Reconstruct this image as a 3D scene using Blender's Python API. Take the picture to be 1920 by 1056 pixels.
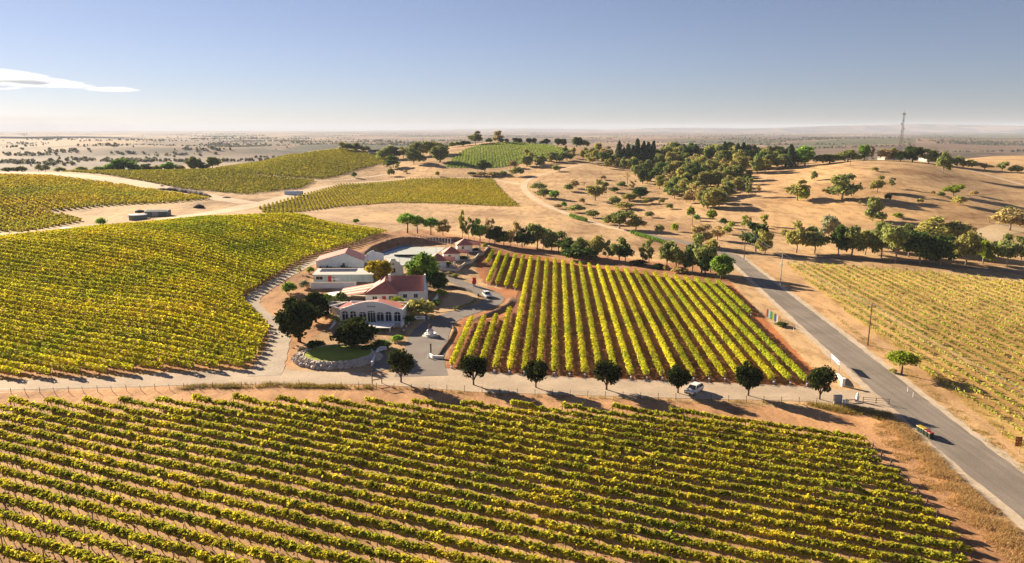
import bpy, bmesh, math, random
import numpy as np
from mathutils import Vector, Matrix
from mathutils.geometry import delaunay_2d_cdt

# ---------------------------------------------------------------- camera, sky, sun, exposure
for o in list(bpy.data.objects): bpy.data.objects.remove(o)
SC=bpy.context.scene; COL=SC.collection
H=50.0; F=1371.0; CX,CY=960.0,528.0            # camera height (m), focal length and centre in photo pixels
PITCH=math.atan((528-241)/F)
cam=bpy.data.cameras.new('camera'); camo=bpy.data.objects.new('camera',cam); COL.objects.link(camo)
cam.sensor_width=36; cam.lens=F/1920*36; cam.clip_start=.5; cam.clip_end=60000
camo.location=(0,0,H); camo.rotation_euler=(math.pi/2-PITCH,0,0); SC.camera=camo
SUN_EL=math.radians(18.8); SUN_AZ=math.radians(-45)     # azimuth clockwise from +Y (straight ahead)
world=bpy.data.worlds.new('World'); SC.world=world; world.use_nodes=True
wn=world.node_tree; bg=wn.nodes['Background']; sky=wn.nodes.new('ShaderNodeTexSky')
sky.sky_type='NISHITA'; sky.sun_disc=False; sky.sun_elevation=SUN_EL; sky.sun_rotation=SUN_AZ
sky.altitude=600; sky.air_density=.9; sky.dust_density=.08; sky.ozone_density=3.0
wtint=wn.nodes.new('ShaderNodeMix'); wtint.data_type='RGBA'; wtint.blend_type='MULTIPLY'; wtint.inputs[0].default_value=1; wtint.inputs[7].default_value=(.53,.50,.575,1)
wsat=wn.nodes.new('ShaderNodeHueSaturation'); wsat.inputs['Saturation'].default_value=.77; wn.links.new(sky.outputs[0],wsat.inputs['Color']); wn.links.new(wsat.outputs[0],wtint.inputs[6]); wn.links.new(wtint.outputs[2],bg.inputs[0]); bg.inputs[1].default_value=.05
sun=bpy.data.lights.new('sun','SUN'); suno=bpy.data.objects.new('sun',sun); COL.objects.link(suno)
sun.energy=5.0; sun.angle=math.radians(.55); sun.color=(1,.84,.62)
sdir=Vector((math.sin(SUN_AZ)*math.cos(SUN_EL),math.cos(SUN_AZ)*math.cos(SUN_EL),math.sin(SUN_EL)))
suno.rotation_euler=(-sdir).to_track_quat('-Z','Y').to_euler(); suno.location=sdir*900
SC.view_settings.view_transform='Standard'; SC.view_settings.look='None'; SC.view_settings.gamma=1
SC.view_settings.exposure=1.66
cy=SC.cycles; cy.use_denoising=True; cy.max_bounces=5; cy.diffuse_bounces=3; cy.glossy_bounces=2; cy.transmission_bounces=3; cy.transparent_max_bounces=6; cy.volume_bounces=0
cy.caustics_reflective=False; cy.caustics_refractive=False

# ---------------------------------------------------------------- helpers
RS=random.Random(7); NR=np.random.default_rng(7)
MATS={}
def nodes(m):
    m.use_nodes=True; nt=m.node_tree; nt.nodes.clear(); return nt
def N(nt,t,**k):
    n=nt.nodes.new('ShaderNode'+t)
    for a,b in k.items(): setattr(n,a,b)
    return n
def ramp(nt,stops,fac):
    r=N(nt,'ValToRGB'); e=r.color_ramp.elements
    while len(e)<len(stops): e.new(.5)
    for i,(p,c) in enumerate(stops): e[i].position=p; e[i].color=(*c,1) if len(c)==3 else c
    nt.links.new(fac,r.inputs[0]); return r
def noise(nt,scale,detail=4,rough=.55,vec=None,space='Object'):
    tc=N(nt,'TexCoord') if vec is None else None
    n=N(nt,'TexNoise'); n.inputs['Scale'].default_value=scale; n.inputs['Detail'].default_value=detail; n.inputs['Roughness'].default_value=rough
    nt.links.new(vec if vec is not None else tc.outputs[space],n.inputs['Vector']); return n
def mixc(nt,a,b,fac,mode='MIX'):
    m=N(nt,'Mix',data_type='RGBA',blend_type=mode)
    for s,v in ((0,fac),(6,a),(7,b)):
        if isinstance(v,(int,float)): m.inputs[s].default_value=v
        elif isinstance(v,tuple): m.inputs[s].default_value=(*v,1)
        else: nt.links.new(v,m.inputs[s])
    return m.outputs[2]
def surf(name,col,rough=.8,var=.25,scale=1.2,metal=0.0,bump=0.0,spec=.3,col2=None):
    """plain surface with mottled colour and light wear"""
    if name in MATS: return MATS[name]
    m=bpy.data.materials.new(name); nt=nodes(m); out=N(nt,'OutputMaterial'); b=N(nt,'BsdfPrincipled')
    n1=noise(nt,scale,6,.6); lo=tuple(c*(1-var) for c in col); hi=col2 or tuple(min(1,c*(1+var*.6)) for c in col)
    r=ramp(nt,[(.3,lo),(.7,hi)],n1.outputs[0]); nt.links.new(r.outputs[0],b.inputs['Base Color'])
    b.inputs['Roughness'].default_value=rough; b.inputs['Metallic'].default_value=metal; b.inputs['Specular IOR Level'].default_value=spec
    if bump:
        bp=N(nt,'Bump'); bp.inputs['Strength'].default_value=bump; bp.inputs['Distance'].default_value=.05
        n2=noise(nt,scale*6,4,.6); nt.links.new(n2.outputs[0],bp.inputs['Height']); nt.links.new(bp.outputs[0],b.inputs['Normal'])
    nt.links.new(b.outputs[0],out.inputs[0]); MATS[name]=m; return m
def leafmat(name,cols,patch=None,pscale=.03,transl=.35,pfac=.75,gain=1.0,clump=.5):
    """leaf faces: colour varies leaf by leaf; patch = colours that drift over the field"""
    if name in MATS: return MATS[name]
    wk=(1.05,1.03,1.0) if patch else (1,1,1)
    cols=[tuple(min(.72,c*gain*k_) for c,k_ in zip(q,wk)) for q in cols]; patch=patch and [tuple(min(.72,c*gain*k_) for c,k_ in zip(q,wk)) for q in patch]
    m=bpy.data.materials.new(name); nt=nodes(m); out=N(nt,'OutputMaterial')
    g=N(nt,'NewGeometry'); k=len(cols)
    c=ramp(nt,[(i/max(1,k-1),cols[i]) for i in range(k)],g.outputs['Random Per Island']).outputs[0]
    if patch:
        n1=noise(nt,pscale,5,.62,vec=g.outputs['Position']); kk=len(patch)
        r=ramp(nt,[(.33+.34*i/(kk-1),patch[i]) for i in range(kk)],n1.outputs[0])
        c=mixc(nt,c,r.outputs[0],pfac)
        n5=noise(nt,clump,3,.6,vec=g.outputs['Position']); c=mixc(nt,c,ramp(nt,[(.32,(.68,.73,.78)),(.5,(1,1,1)),(.68,(1.25,1.2,1.12))],n5.outputs[0]).outputs[0],1.0,'MULTIPLY')
    oi=N(nt,'ObjectInfo'); mr=N(nt,'MapRange'); mr.inputs[3].default_value=.75; mr.inputs[4].default_value=1.25
    nt.links.new(oi.outputs['Random'],mr.inputs[0])
    hs=N(nt,'HueSaturation'); nt.links.new(c,hs.inputs['Color']); nt.links.new(mr.outputs[0],hs.inputs['Value']); c=hs.outputs[0]
    d=N(nt,'BsdfDiffuse'); t=N(nt,'BsdfTranslucent'); mx=N(nt,'MixShader'); mx.inputs[0].default_value=transl
    nt.links.new(c,d.inputs[0]); nt.links.new(c,t.inputs[0]); nt.links.new(d.outputs[0],mx.inputs[1]); nt.links.new(t.outputs[0],mx.inputs[2])
    nt.links.new(mx.outputs[0],out.inputs[0]); MATS[name]=m; return m

class MB:
    """collects shapes into ONE mesh"""
    def __init__(s): s.v=[]; s.f=[]; s.m=[]
    def add(s,vs,fs,mi=0):
        b=len(s.v); s.v+= [tuple(v) for v in vs]; s.f+=[tuple(i+b for i in f) for f in fs]; s.m+=[mi]*len(fs); return s
    def box(s,x0,x1,y0,y1,z0,z1,mi=0):
        return s.add([(x0,y0,z0),(x1,y0,z0),(x1,y1,z0),(x0,y1,z0),(x0,y0,z1),(x1,y0,z1),(x1,y1,z1),(x0,y1,z1)],
            [(0,3,2,1),(4,5,6,7),(0,1,5,4),(1,2,6,5),(2,3,7,6),(3,0,4,7)],mi)
    def tube(s,pts,rad,n=6,mi=0,cap=True):
        pts=[Vector(p) for p in pts]; k=len(pts); rad=rad if isinstance(rad,(list,tuple)) else [rad]*k; vs=[]; fs=[]
        for i,p in enumerate(pts):
            d=(pts[min(i+1,k-1)]-pts[max(i-1,0)]).normalized(); a=d.orthogonal().normalized(); b=d.cross(a)
            if abs(d.z)>.9: a=Vector((1,0,0)); a=(a-d*a.dot(d)).normalized(); b=d.cross(a)
            for j in range(n):
                t=2*math.pi*j/n; vs.append(p+(a*math.cos(t)+b*math.sin(t))*rad[i])
        for i in range(k-1):
            for j in range(n): fs.append((i*n+j,i*n+(j+1)%n,(i+1)*n+(j+1)%n,(i+1)*n+j))
        if cap: fs+= [tuple(range(n))[::-1],tuple((k-1)*n+j for j in range(n))]
        return s.add(vs,fs,mi)
    def lathe(s,prof,n=16,c=(0,0,0),mi=0):
        vs=[];fs=[]
        for r,z in prof:
            for j in range(n):
                t=2*math.pi*j/n; vs.append((c[0]+r*math.cos(t),c[1]+r*math.sin(t),c[2]+z))
        k=len(prof)
        for i in range(k-1):
            for j in range(n): fs.append((i*n+j,i*n+(j+1)%n,(i+1)*n+(j+1)%n,(i+1)*n+j))
        fs+=[tuple(range(n))[::-1],tuple((k-1)*n+j for j in range(n))]
        return s.add(vs,fs,mi)
    def quad(s,a,b,c,d,mi=0,th=0.0):
        if not th: return s.add([a,b,c,d],[(0,1,2,3)],mi)
        A,B,Cc,D=map(Vector,(a,b,c,d)); nn=(B-A).cross(D-A).normalized()*th
        return s.add([A,B,Cc,D,A-nn,B-nn,Cc-nn,D-nn],[(0,1,2,3),(7,6,5,4),(0,4,5,1),(1,5,6,2),(2,6,7,3),(3,7,4,0)],mi)
    def mesh(s,name,mats,smooth=False):
        me=bpy.data.meshes.new(name); me.from_pydata(s.v,[],s.f)
        for m in (mats if isinstance(mats,(list,tuple)) else [mats]): me.materials.append(m)
        if any(s.m): me.polygons.foreach_set('material_index',s.m)
        if smooth: me.polygons.foreach_set('use_smooth',[True]*len(s.f))
        me.update(); return me
def npmesh(name,V4,mats,mi=None):
    """(n,4,3) quads -> mesh"""
    V4=np.asarray(V4,np.float32); n=len(V4); me=bpy.data.meshes.new(name)
    me.vertices.add(n*4); me.vertices.foreach_set('co',V4.reshape(-1))
    me.loops.add(n*4); me.loops.foreach_set('vertex_index',np.arange(n*4,dtype=np.int32))
    me.polygons.add(n); me.polygons.foreach_set('loop_start',np.arange(n,dtype=np.int32)*4)
    for m in (mats if isinstance(mats,(list,tuple)) else [mats]): me.materials.append(m)
    if mi is not None: me.polygons.foreach_set('material_index',np.asarray(mi,np.int32))
    me.update(calc_edges=True); return me
def link(name,data,parent=None,loc=None,rot=None,scale=None):
    o=bpy.data.objects.new(name,data); COL.objects.link(o)
    if parent is not None: o.parent=parent
    if loc is not None: o.location=loc
    if rot is not None: o.rotation_euler=rot
    if scale is not None: o.scale=scale
    return o
def tag(o,label,cat,group=None,kind=None):
    o['label']=label; o['category']=cat
    if group: o['group']=group
    if kind: o['kind']=kind
    return o
def thing(name,label,cat,loc=(0,0,0),rz=0.0,group=None):
    return tag(link(name,None,None,loc,(0,0,rz)),label,cat,group)
def part(name,mb,mats,parent,smooth=False,kind=None,label=None):
    o=link(name,mb.mesh(name,mats,smooth) if isinstance(mb,MB) else mb,parent)
    if kind: o['kind']=kind
    if label: o['label']=label
    return o
def struct(name,data):
    o=link(name,data); o['kind']='structure'; return o
_W='first second third fourth fifth sixth seventh eighth ninth tenth eleventh twelfth'.split()
def nth(i):
    if i<=12: return _W[i-1]
    return '%d%s'%(i,'th' if 10<=i%100<=20 else {1:'st',2:'nd',3:'rd'}.get(i%10,'th'))

# ---------------------------------------------------------------- ground relief
cp,sp=math.cos(PITCH),math.sin(PITCH)
def ray(px,py):
    px=np.asarray(px,float); py=np.asarray(py,float)
    x=(px-CX)/F; u=-(py-CY)/F
    return x, cp+sp*u, -sp+cp*u
def V(px,py,D=None,z=None):
    """visible ground point: pixel + distance (or height) -> (az, D, z)"""
    x,y,w=ray(px,py); hy=math.hypot(x,y); t=-w/hy
    if D is None: D=(H-z)/t
    return (math.atan2(x,y), D, H-D*t)
def W(px,D,z):
    x,y,w=ray(px,300); return (math.atan2(x,y), D, z)
C=[]
# flat foreground, road, middle vineyard, right vineyard
for px in (-500,0,480,960,1440,1920,2420):
    C+= [W(px,12,0),W(px,40,0),W(px,80,0)]
for px,py in ((0,860),(480,860),(960,860),(1440,860),(1900,860),(0,735),(480,720),(960,740),(1400,745),(1700,740),
    (1000,640),(1300,640),(1500,640),(1750,640),(1900,700),(1000,560),(1250,560),(1450,540),(1650,560),(1900,600),
    (950,490),(1150,490),(1350,505),(1500,490),(1700,500),(1900,520),(2200,560),(700,700),(620,690),(800,650)):
    C.append(V(px,py,z=0))
C+=[V(650,610,z=0.6),V(760,600,z=.3),V(560,640,z=.4),V(620,540,z=2.0),V(740,560,z=1.2),V(860,520,z=.8),V(600,500,z=3.2),V(700,480,z=3.2),V(800,475,z=2.6),V(880,470,z=2.0)]
# left vineyard hill
C+=[V(0,700,z=0),V(240,700,z=0),V(470,690,z=0),V(505,620,z=.5),V(455,560,z=1.6),V(560,495,z=3.4),V(640,455,z=5),V(705,430,z=5.5)]
C+=[V(0,570,D=240),V(0,510,D=278),V(0,457,D=315),W(0,355,7.5),W(0,400,3.0)]
C+=[V(200,570,D=222),V(200,500,D=262),V(200,432,D=318),W(200,360,7.5),W(200,400,4)]
C+=[V(400,560,D=213),V(400,480,D=268),V(400,412,D=340),W(400,375,7.5),W(400,415,5)]
C+=[V(550,470,D=288),V(550,408,D=352),W(550,390,6.5),V(650,415,D=372)]
C+=[W(-500,180,0),W(-500,320,10),W(-500,420,3),W(-500,640,15),W(-500,1200,-15),W(-500,2500,-18),W(-500,6000,-20)]
# saddle with tanks, field A, strip B
C+=[V(0,437,D=425),V(0,380,D=520),V(0,332,D=650),V(0,323,D=700),W(0,800,10),W(0,950,-4)]
C+=[V(200,415,D=435),V(270,403,D=440),V(200,375,D=515),V(200,345,D=610),V(250,325,D=690),W(230,800,9),W(230,950,-4)]
C+=[V(400,395,D=455),V(400,372,D=510),V(400,350,D=590),V(400,320,D=700),W(420,790,10),W(430,950,0)]
C+=[V(580,352,D=590),V(560,365,D=540)]
# field C
C+=[V(600,333,D=660),V(480,312,D=745),V(560,290,D=850),V(680,285,D=880),V(720,300,D=800),V(650,278,D=930),W(600,1100,15),W(650,1300,0)]
# central field D and hay paddock
C+=[V(520,397,D=440),V(720,380,D=495),V(960,385,D=478),V(930,340,D=620),V(760,338,D=640),V(620,352,D=595),
    V(750,420,z=2.2),V(900,420,z=1.2),V(1050,420,z=.8),V(1150,440,z=.3),V(1000,445,z=.3),V(850,440,z=1.5)]
# dome field E
C+=[V(850,312,D=700),V(1000,312,D=690),V(960,285,D=790),V(940,266,D=900),V(1050,280,D=800),V(840,290,D=790),V(780,310,D=720),V(730,325,D=700),
    W(940,1000,30),W(940,1200,5),W(1060,1100,8),W(800,1150,5)]
# middle slope / ridge
C+=[V(1090,320,D=640),V(1180,310,D=690),V(1200,298,D=740),V(1350,300,D=720),V(1130,300,D=730),V(1050,350,D=560),V(1200,350,D=560),V(1320,350,D=540),
    V(1100,400,D=440),V(1220,400,D=440),V(1330,400,D=432),V(1280,440,z=.5),V(1350,460,z=.2),
    W(1130,900,26),W(1250,900,22),W(1380,900,18),W(1250,1150,0),W(1400,1100,0)]
# right hill
C+=[V(1430,330,D=560),V(1470,312,D=610),V(1430,440,z=.5),V(1500,420,D=395),V(1500,375,D=455),V(1500,340,D=520),V(1560,310,D=580),
    V(1650,420,D=395),V(1650,370,D=450),V(1650,335,D=500),V(1650,305,D=570),V(1600,304,D=580),V(1750,318,D=550),
    V(1800,420,D=405),V(1800,370,D=465),V(1800,330,D=545),V(1900,440,D=392),V(1900,400,D=445),V(1900,350,D=530),V(1900,305,D=720),V(1780,300,D=760),
    W(1500,700,22),W(1650,680,24),W(1520,950,2),W(1680,950,2),W(1800,1000,15),W(1900,1000,20),V(2100,300,D=750),V(2100,450,z=1),V(2100,360,D=530),W(2100,1000,15),W(2420,400,1),W(2420,560,15),W(2420,1000,10)]
# plains
for px in (0,240,480,720,960,1200,1440,1680,1920,2420):
    C+=[W(px,1500,-12),W(px,2200,-20),W(px,3200,-20),W(px,5000,-22),W(px,9000,-24),W(px,16000,-25),W(px,30000,-25)]
C=np.array(C,float)
def uv(az,D): return np.stack([np.asarray(az)*3.2, np.log(np.asarray(D))*1.6],-1)
def _phi(r): return r**3 if False else np.where(r>1e-9, r*r*np.log(np.maximum(r,1e-9)), 0.0)
_P=uv(C[:,0],C[:,1]); n=len(_P)
_A=np.zeros((n+3,n+3)); _r=np.linalg.norm(_P[:,None]-_P[None],axis=2)
_A[:n,:n]=_phi(_r)+np.eye(n)*2e-3; _A[:n,n]=1; _A[:n,n+1:]=_P; _A[n,:n]=1; _A[n+1:,:n]=_P.T
_w=np.linalg.solve(_A,np.concatenate([C[:,2],[0,0,0]]))
def zraw(az,D):
    q=uv(az,D).reshape(-1,2); out=np.empty(len(q))
    for i in range(0,len(q),20000):
        b=q[i:i+20000]; r=np.linalg.norm(b[:,None]-_P[None],axis=2)
        out[i:i+20000]=_phi(r)@_w[:n]+_w[n]+b@_w[n+1:]
    return out.reshape(np.shape(az))
AZ=np.concatenate([np.linspace(-math.pi,-.80,16)[:-1],np.linspace(-.80,.80,401),np.linspace(.80,math.pi,16)[1:]])
LD=np.concatenate([np.linspace(math.log(4),math.log(70),40)[:-1],np.linspace(math.log(70),math.log(1400),390)[:-1],np.linspace(math.log(1400),math.log(24000),150)])
_azc=np.clip(AZ,-.95,.95)
_AG,_LG=np.meshgrid(_azc,LD,indexing='ij')
ZG=zraw(_AG,np.exp(_LG))
# rolling relief of the far plains and the low range on the horizon (true distances)
def far_relief(az,D):
    x=D*np.sin(az); y=D*np.cos(az); z=np.zeros_like(x)
    def hill(cx,cy,rx,ry,h,rot=0):
        c,s=math.cos(rot),math.sin(rot); u=(x-cx)*c+(y-cy)*s; v=-(x-cx)*s+(y-cy)*c
        return h*np.exp(-(u/rx)**2-(v/ry)**2)
    for hh in ((-900,2050,420,150,20,.15),(-1350,2300,420,160,16,-.1),(-620,2500,330,150,18,.2),(-1750,2000,350,140,14,.2),(-1500,3300,700,240,20,0),(-400,3200,500,240,14,.1),
               (300,3000,600,260,12,0),(-2600,3600,700,300,22,.1),(1500,2500,600,240,20,.1),(2100,2100,500,190,20,-.1),(1250,1850,360,150,16,.1),(1900,3300,900,330,22,.1),(2700,3900,1100,350,26,0),(1000,4200,1200,350,16,0)):
        z+=hill(*hh)
    amp=np.clip((D-1100)/1500,0,1)*5
    z+=amp*(np.sin(x/310+1.3*np.sin(y/620))*np.cos(y/420+.7)+.6*np.sin(x/140+y/230))
    z+=hill(9000,16500,4200,900,165,.05)+hill(4600,19000,2600,800,95,0)+hill(13500,15500,3500,800,150,.1)+hill(300,21500,3500,700,75,0)
    return z
_AG2,_LG2=np.meshgrid(AZ,LD,indexing='ij')
ZG=ZG+far_relief(_AG2,np.exp(_LG2))
def zpol(az,D):
    az=np.asarray(az,float); ld=np.log(np.maximum(D,4.001))
    i=np.clip(np.searchsorted(AZ,az)-1,0,len(AZ)-2); j=np.clip(np.searchsorted(LD,ld)-1,0,len(LD)-2)
    a=np.clip((az-AZ[i])/(AZ[i+1]-AZ[i]),0,1); b=np.clip((ld-LD[j])/(LD[j+1]-LD[j]),0,1)
    return ZG[i,j]*(1-a)*(1-b)+ZG[i+1,j]*a*(1-b)+ZG[i,j+1]*(1-a)*b+ZG[i+1,j+1]*a*b
def Z(x,y):
    x=np.asarray(x,float); y=np.asarray(y,float)
    return zpol(np.arctan2(x,y),np.hypot(x,y))
_LS=np.linspace(math.log(20),math.log(23000),4000)
def P(px,py):
    """first ground point seen through a photo pixel -> (x,y,z)"""
    x,y,w=(float(v) for v in ray(px,py)); hy=math.hypot(x,y); az=math.atan2(x,y); t=-w/hy
    D=np.exp(_LS); g=(H-D*t)-zpol(np.full(D.shape,az),D)
    k=np.nonzero(g<0)[0]
    if len(k)==0: d=20000.0
    else:
        k=max(k[0],1); d=D[k-1]+(D[k]-D[k-1])*g[k-1]/(g[k-1]-g[k]+1e-12)
    return (d*math.sin(az), d*math.cos(az), float(zpol(az,d)))
def pxm(p):
    """photo pixels per metre at a world point"""
    dep=p[1]*cp-(p[2]-H)*sp
    return F/dep
def proj(x,y,z):
    dep=y*cp-(z-H)*sp; up=y*sp+(z-H)*cp
    return CX+F*x/dep, CY-F*up/dep

# ---------------------------------------------------------------- ground sheet
def wpoly(pts): return np.array([P(*q)[:2] for q in pts])
def inside(poly,x,y):
    x=np.asarray(x); y=np.asarray(y); r=np.zeros(x.shape,bool); n=len(poly)
    for i in range(n):
        x0,y0=poly[i]; x1,y1=poly[(i+1)%n]
        c=((y0>y)!=(y1>y)); r^= c&(x<(x1-x0)*(y-y0)/((y1-y0) if y1!=y0 else 1e-9)+x0)
    return r
def at(px,D):                      # hidden ground: direction of a photo column, metres away
    x,y,w=ray(px,300); a=math.atan2(x,y); return (D*math.sin(a),D*math.cos(a))
FIELD={}
FIELD['fore']=np.array([P(*q)[:2] for q in ((-700,762),(0,762),(400,758),(700,763),(1000,772),(1200,778),(1300,784),(1460,800),(1612,828),(1672,886),(1840,1070))]+[at(1960,60),at(-700,60)])
FIELD['left']=np.array([P(*q)[:2] for q in ((-700,732),(-300,720),(19,709),(150,705),(277,697),(344,696),(470,691),(487,660),(506,617),(478,590),(450,560),(470,547),(552,498),(586,481),(664,458),(726,438),(690,433),(600,418))]+[at(560,362),at(480,360),at(400,352),at(200,338),at(0,330),at(-400,330),at(-700,330)])
FIELD['mid']=np.array([P(*q)[:2] for q in ((905,531),(966,543),(968,560),(950,596),(868,604),(838,688),(926,696),(1042,701),(1212,709),(1356,712),(1500,720),(1526,722),(1352,533),(1269,523),(1122,503),(1042,491),(919,473))])
FIELD['right']=np.array([P(*q)[:2] for q in ((1478,500),(1560,565),(1725,690),(1800,750),(1925,852),(2050,950),(2500,950),(2400,560),(1920,530),(1700,507),(1480,493))])
FIELD['A']=wpoly(((-80,332),(0,329),(94,331),(208,344),(302,360),(365,368),(398,373),(312,381),(187,387),(79,397),(117,404),(156,414),(117,423),(42,435),(0,435),(-80,440)))
FIELD['B']=wpoly(((117,321),(200,319),(367,319),(400,318),(483,330),(590,339),(567,353),(460,365),(333,353),(233,333),(133,323)))
FIELD['C']=wpoly(((405,315),(480,305),(560,291),(600,284),(637,281),(690,286),(722,291),(745,293),(722,305),(675,317),(628,332),(600,336),(500,329),(430,320)))
FIELD['D']=wpoly(((640,346),(773,336),(873,336),(923,336),(950,367),(973,387),(940,387),(840,382),(740,380),(640,387),(567,397),(500,402),(485,390),(560,368)))
FIELD['E']=wpoly(((833,313),(848,297),(870,281),(900,271),(960,267),(1020,271),(1075,283),(1040,294),(1000,301),(960,311),(930,315),(850,315)))
FIELD['far1']=wpoly(((1480,268),(1560,262),(1660,258),(1720,262),(1700,270),(1560,275),(1480,280)))
FIELD['far2']=wpoly(((1700,256),(1800,251),(1930,249),(1930,262),(1850,262),(1740,262)))
FIELD['far3']=wpoly(((1250,262),(1400,258),(1480,262),(1440,272),(1300,272)))
STRAW=(.49,.33,.185)
ZONE=[  # (polygon, base colour)
 (wpoly(((-700,760),(-700,735),(480,715),(760,722),(1000,738),(1300,755),(1620,772),(1700,800),(1800,900),(1930,1040),(1930,1150),(-700,1150))),(.47,.27,.145)),
 (FIELD['fore'],(.44,.28,.15)),(FIELD['left'],(.42,.22,.09)),
 (wpoly(((440,565),(620,470),(735,430),(700,475),(640,520),(560,620),(520,660),(490,690),(470,690))),(.46,.26,.13)),
 (wpoly(((905,460),(1330,512),(1370,530),(1560,730),(1300,722),(1050,712),(830,695),(860,600),(950,570),(940,540),(905,530),(890,500))),(.40,.155,.06)),
 (FIELD['mid'],(.26,.115,.055)),
 (wpoly(((700,440),(790,430),(1350,505),(1372,540),(1000,478),(900,465),(800,450),(700,455))),(.40,.21,.11)),
 (FIELD['right'],(.50,.335,.13)),
 (wpoly(((1400,490),(1475,500),(1725,690),(1925,852),(1925,905),(1700,722),(1599,643))),(.50,.32,.17)),
 (wpoly(((500,690),(520,640),(560,560),(600,540),(640,600),(560,650),(545,690))),(.50,.28,.14)),
 (wpoly(((1480,300),(1560,305),(1640,335),(1880,400),(1780,420),(1600,430),(1450,440),(1420,400),(1440,340))),(.49,.32,.17)),
 (FIELD['A'],(.26,.20,.055)),(FIELD['B'],(.22,.16,.05)),(FIELD['C'],(.24,.17,.05)),(FIELD['D'],(.30,.22,.07)),(FIELD['E'],(.27,.32,.10)),
 (FIELD['far1'],(.10,.12,.06)),(FIELD['far2'],(.11,.12,.06)),(FIELD['far3'],(.13,.13,.08)),
]
nA,nL=len(AZ),len(LD)
Dg=np.exp(LD); GX=Dg[None,:]*np.sin(AZ)[:,None]; GY=Dg[None,:]*np.cos(AZ)[:,None]
co=np.stack([GX,GY,ZG],-1).reshape(-1,3)
ii,jj=np.meshgrid(np.arange(nA-1),np.arange(nL-1),indexing='ij'); a=(ii*nL+jj).reshape(-1)
faces=np.stack([a,a+1,a+nL+1,a+nL],-1)[:, ::-1]
me=bpy.data.meshes.new('ground'); me.vertices.add(len(co)); me.vertices.foreach_set('co',co.astype(np.float32).reshape(-1))
me.loops.add(faces.size); me.loops.foreach_set('vertex_index',faces.astype(np.int32).reshape(-1))
me.polygons.add(len(faces)); me.polygons.foreach_set('loop_start',np.arange(len(faces),dtype=np.int32)*4)
me.polygons.foreach_set('use_smooth',np.ones(len(faces),bool)); me.update(calc_edges=True)
colr=np.zeros((len(co),4),np.float32); colr[:,:3]=STRAW
Dv=np.hypot(co[:,0],co[:,1]); colr[:,3]=np.clip((Dv-900)/500,0,1)
for pl,c in ZONE:
    k=inside(pl,co[:,0],co[:,1]); colr[k,:3]=c
    if pl is FIELD['far1'] or pl is FIELD['far2'] or pl is FIELD['far3']: colr[k,3]=.25
at_=me.color_attributes.new('soil','FLOAT_COLOR','POINT'); at_.data.foreach_set('color',colr.reshape(-1))
gm=bpy.data.materials.new('dry_ground'); nt=nodes(gm); out=N(nt,'OutputMaterial'); b=N(nt,'BsdfPrincipled'); b.inputs['Roughness'].default_value=.95; b.inputs['Specular IOR Level'].default_value=.1
g=N(nt,'NewGeometry'); pos=g.outputs['Position']
va=N(nt,'VertexColor',layer_name='soil')
mp=N(nt,'Mapping'); mp.inputs['Scale'].default_value=(1,.35,1); nt.links.new(pos,mp.inputs[0])
n1=noise(nt,.02,6,.6,vec=pos); n2=noise(nt,.28,6,.7,vec=mp.outputs[0]); n3=noise(nt,2.2,4,.7,vec=pos)
c=mixc(nt,va.outputs[0],ramp(nt,[(.3,(.62,.56,.52)),(.5,(1,1,1)),(.72,(1.22,1.2,1.1))],n1.outputs[0]).outputs[0],1.0,'MULTIPLY')
c=mixc(nt,c,ramp(nt,[(.3,(.52,.47,.42)),(.5,(1.0,.98,.95)),(.72,(1.22,1.22,1.2))],n2.outputs[0]).outputs[0],.9,'MULTIPLY')
c=mixc(nt,c,ramp(nt,[(.3,(.6,.57,.54)),(.6,(1.15,1.15,1.12))],n3.outputs[0]).outputs[0],.8,'MULTIPLY')
cm=N(nt,'Mapping'); cm.inputs['Scale'].default_value=(.025,.025,1.1); nt.links.new(pos,cm.inputs[0]); n6=noise(nt,1.0,5,.65,vec=cm.outputs[0])   # stock tracks along the contours
c=mixc(nt,c,ramp(nt,[(.36,(.72,.66,.6)),(.47,(1,1,1)),(.6,(1.08,1.07,1.04))],n6.outputs[0]).outputs[0],.85,'MULTIPLY')
# far plains: patchwork of stubble, fallow and scrub paddocks
vm=N(nt,'Mapping'); vm.inputs['Scale'].default_value=(.0016,.0009,0); vm.inputs['Rotation'].default_value=(0,0,.12); nt.links.new(pos,vm.inputs[0])
vo=N(nt,'TexVoronoi',distance='CHEBYCHEV'); vo.inputs['Scale'].default_value=1; vo.inputs['Randomness'].default_value=.9; nt.links.new(vm.outputs[0],vo.inputs['Vector'])
sep=N(nt,'SeparateColor'); nt.links.new(vo.outputs['Color'],sep.inputs[0])
fp=ramp(nt,[(0,(.20,.135,.09)),(.3,(.29,.19,.115)),(.55,(.15,.105,.075)),(.72,(.34,.23,.135)),(.86,(.085,.08,.05)),(.95,(.25,.16,.11))],sep.outputs[0]); fp.color_ramp.interpolation='CONSTANT'
n4=noise(nt,.004,6,.65,vec=pos)
fpc=mixc(nt,fp.outputs[0],ramp(nt,[(.38,(.3,.36,.36)),(.5,(1,1,1)),(.7,(1.15,1.12,1.05))],n4.outputs[0]).outputs[0],.8,'MULTIPLY')
c=mixc(nt,c,fpc,va.outputs[1])
nt.links.new(c,b.inputs['Base Color'])
bp=N(nt,'Bump'); bp.inputs['Strength'].default_value=.6; bp.inputs['Distance'].default_value=.25; nt.links.new(n2.outputs[0],bp.inputs['Height']); nt.links.new(bp.outputs[0],b.inputs['Normal'])
nt.links.new(b.outputs[0],out.inputs[0]); me.materials.append(gm)
ground=struct('ground',me)

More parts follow.
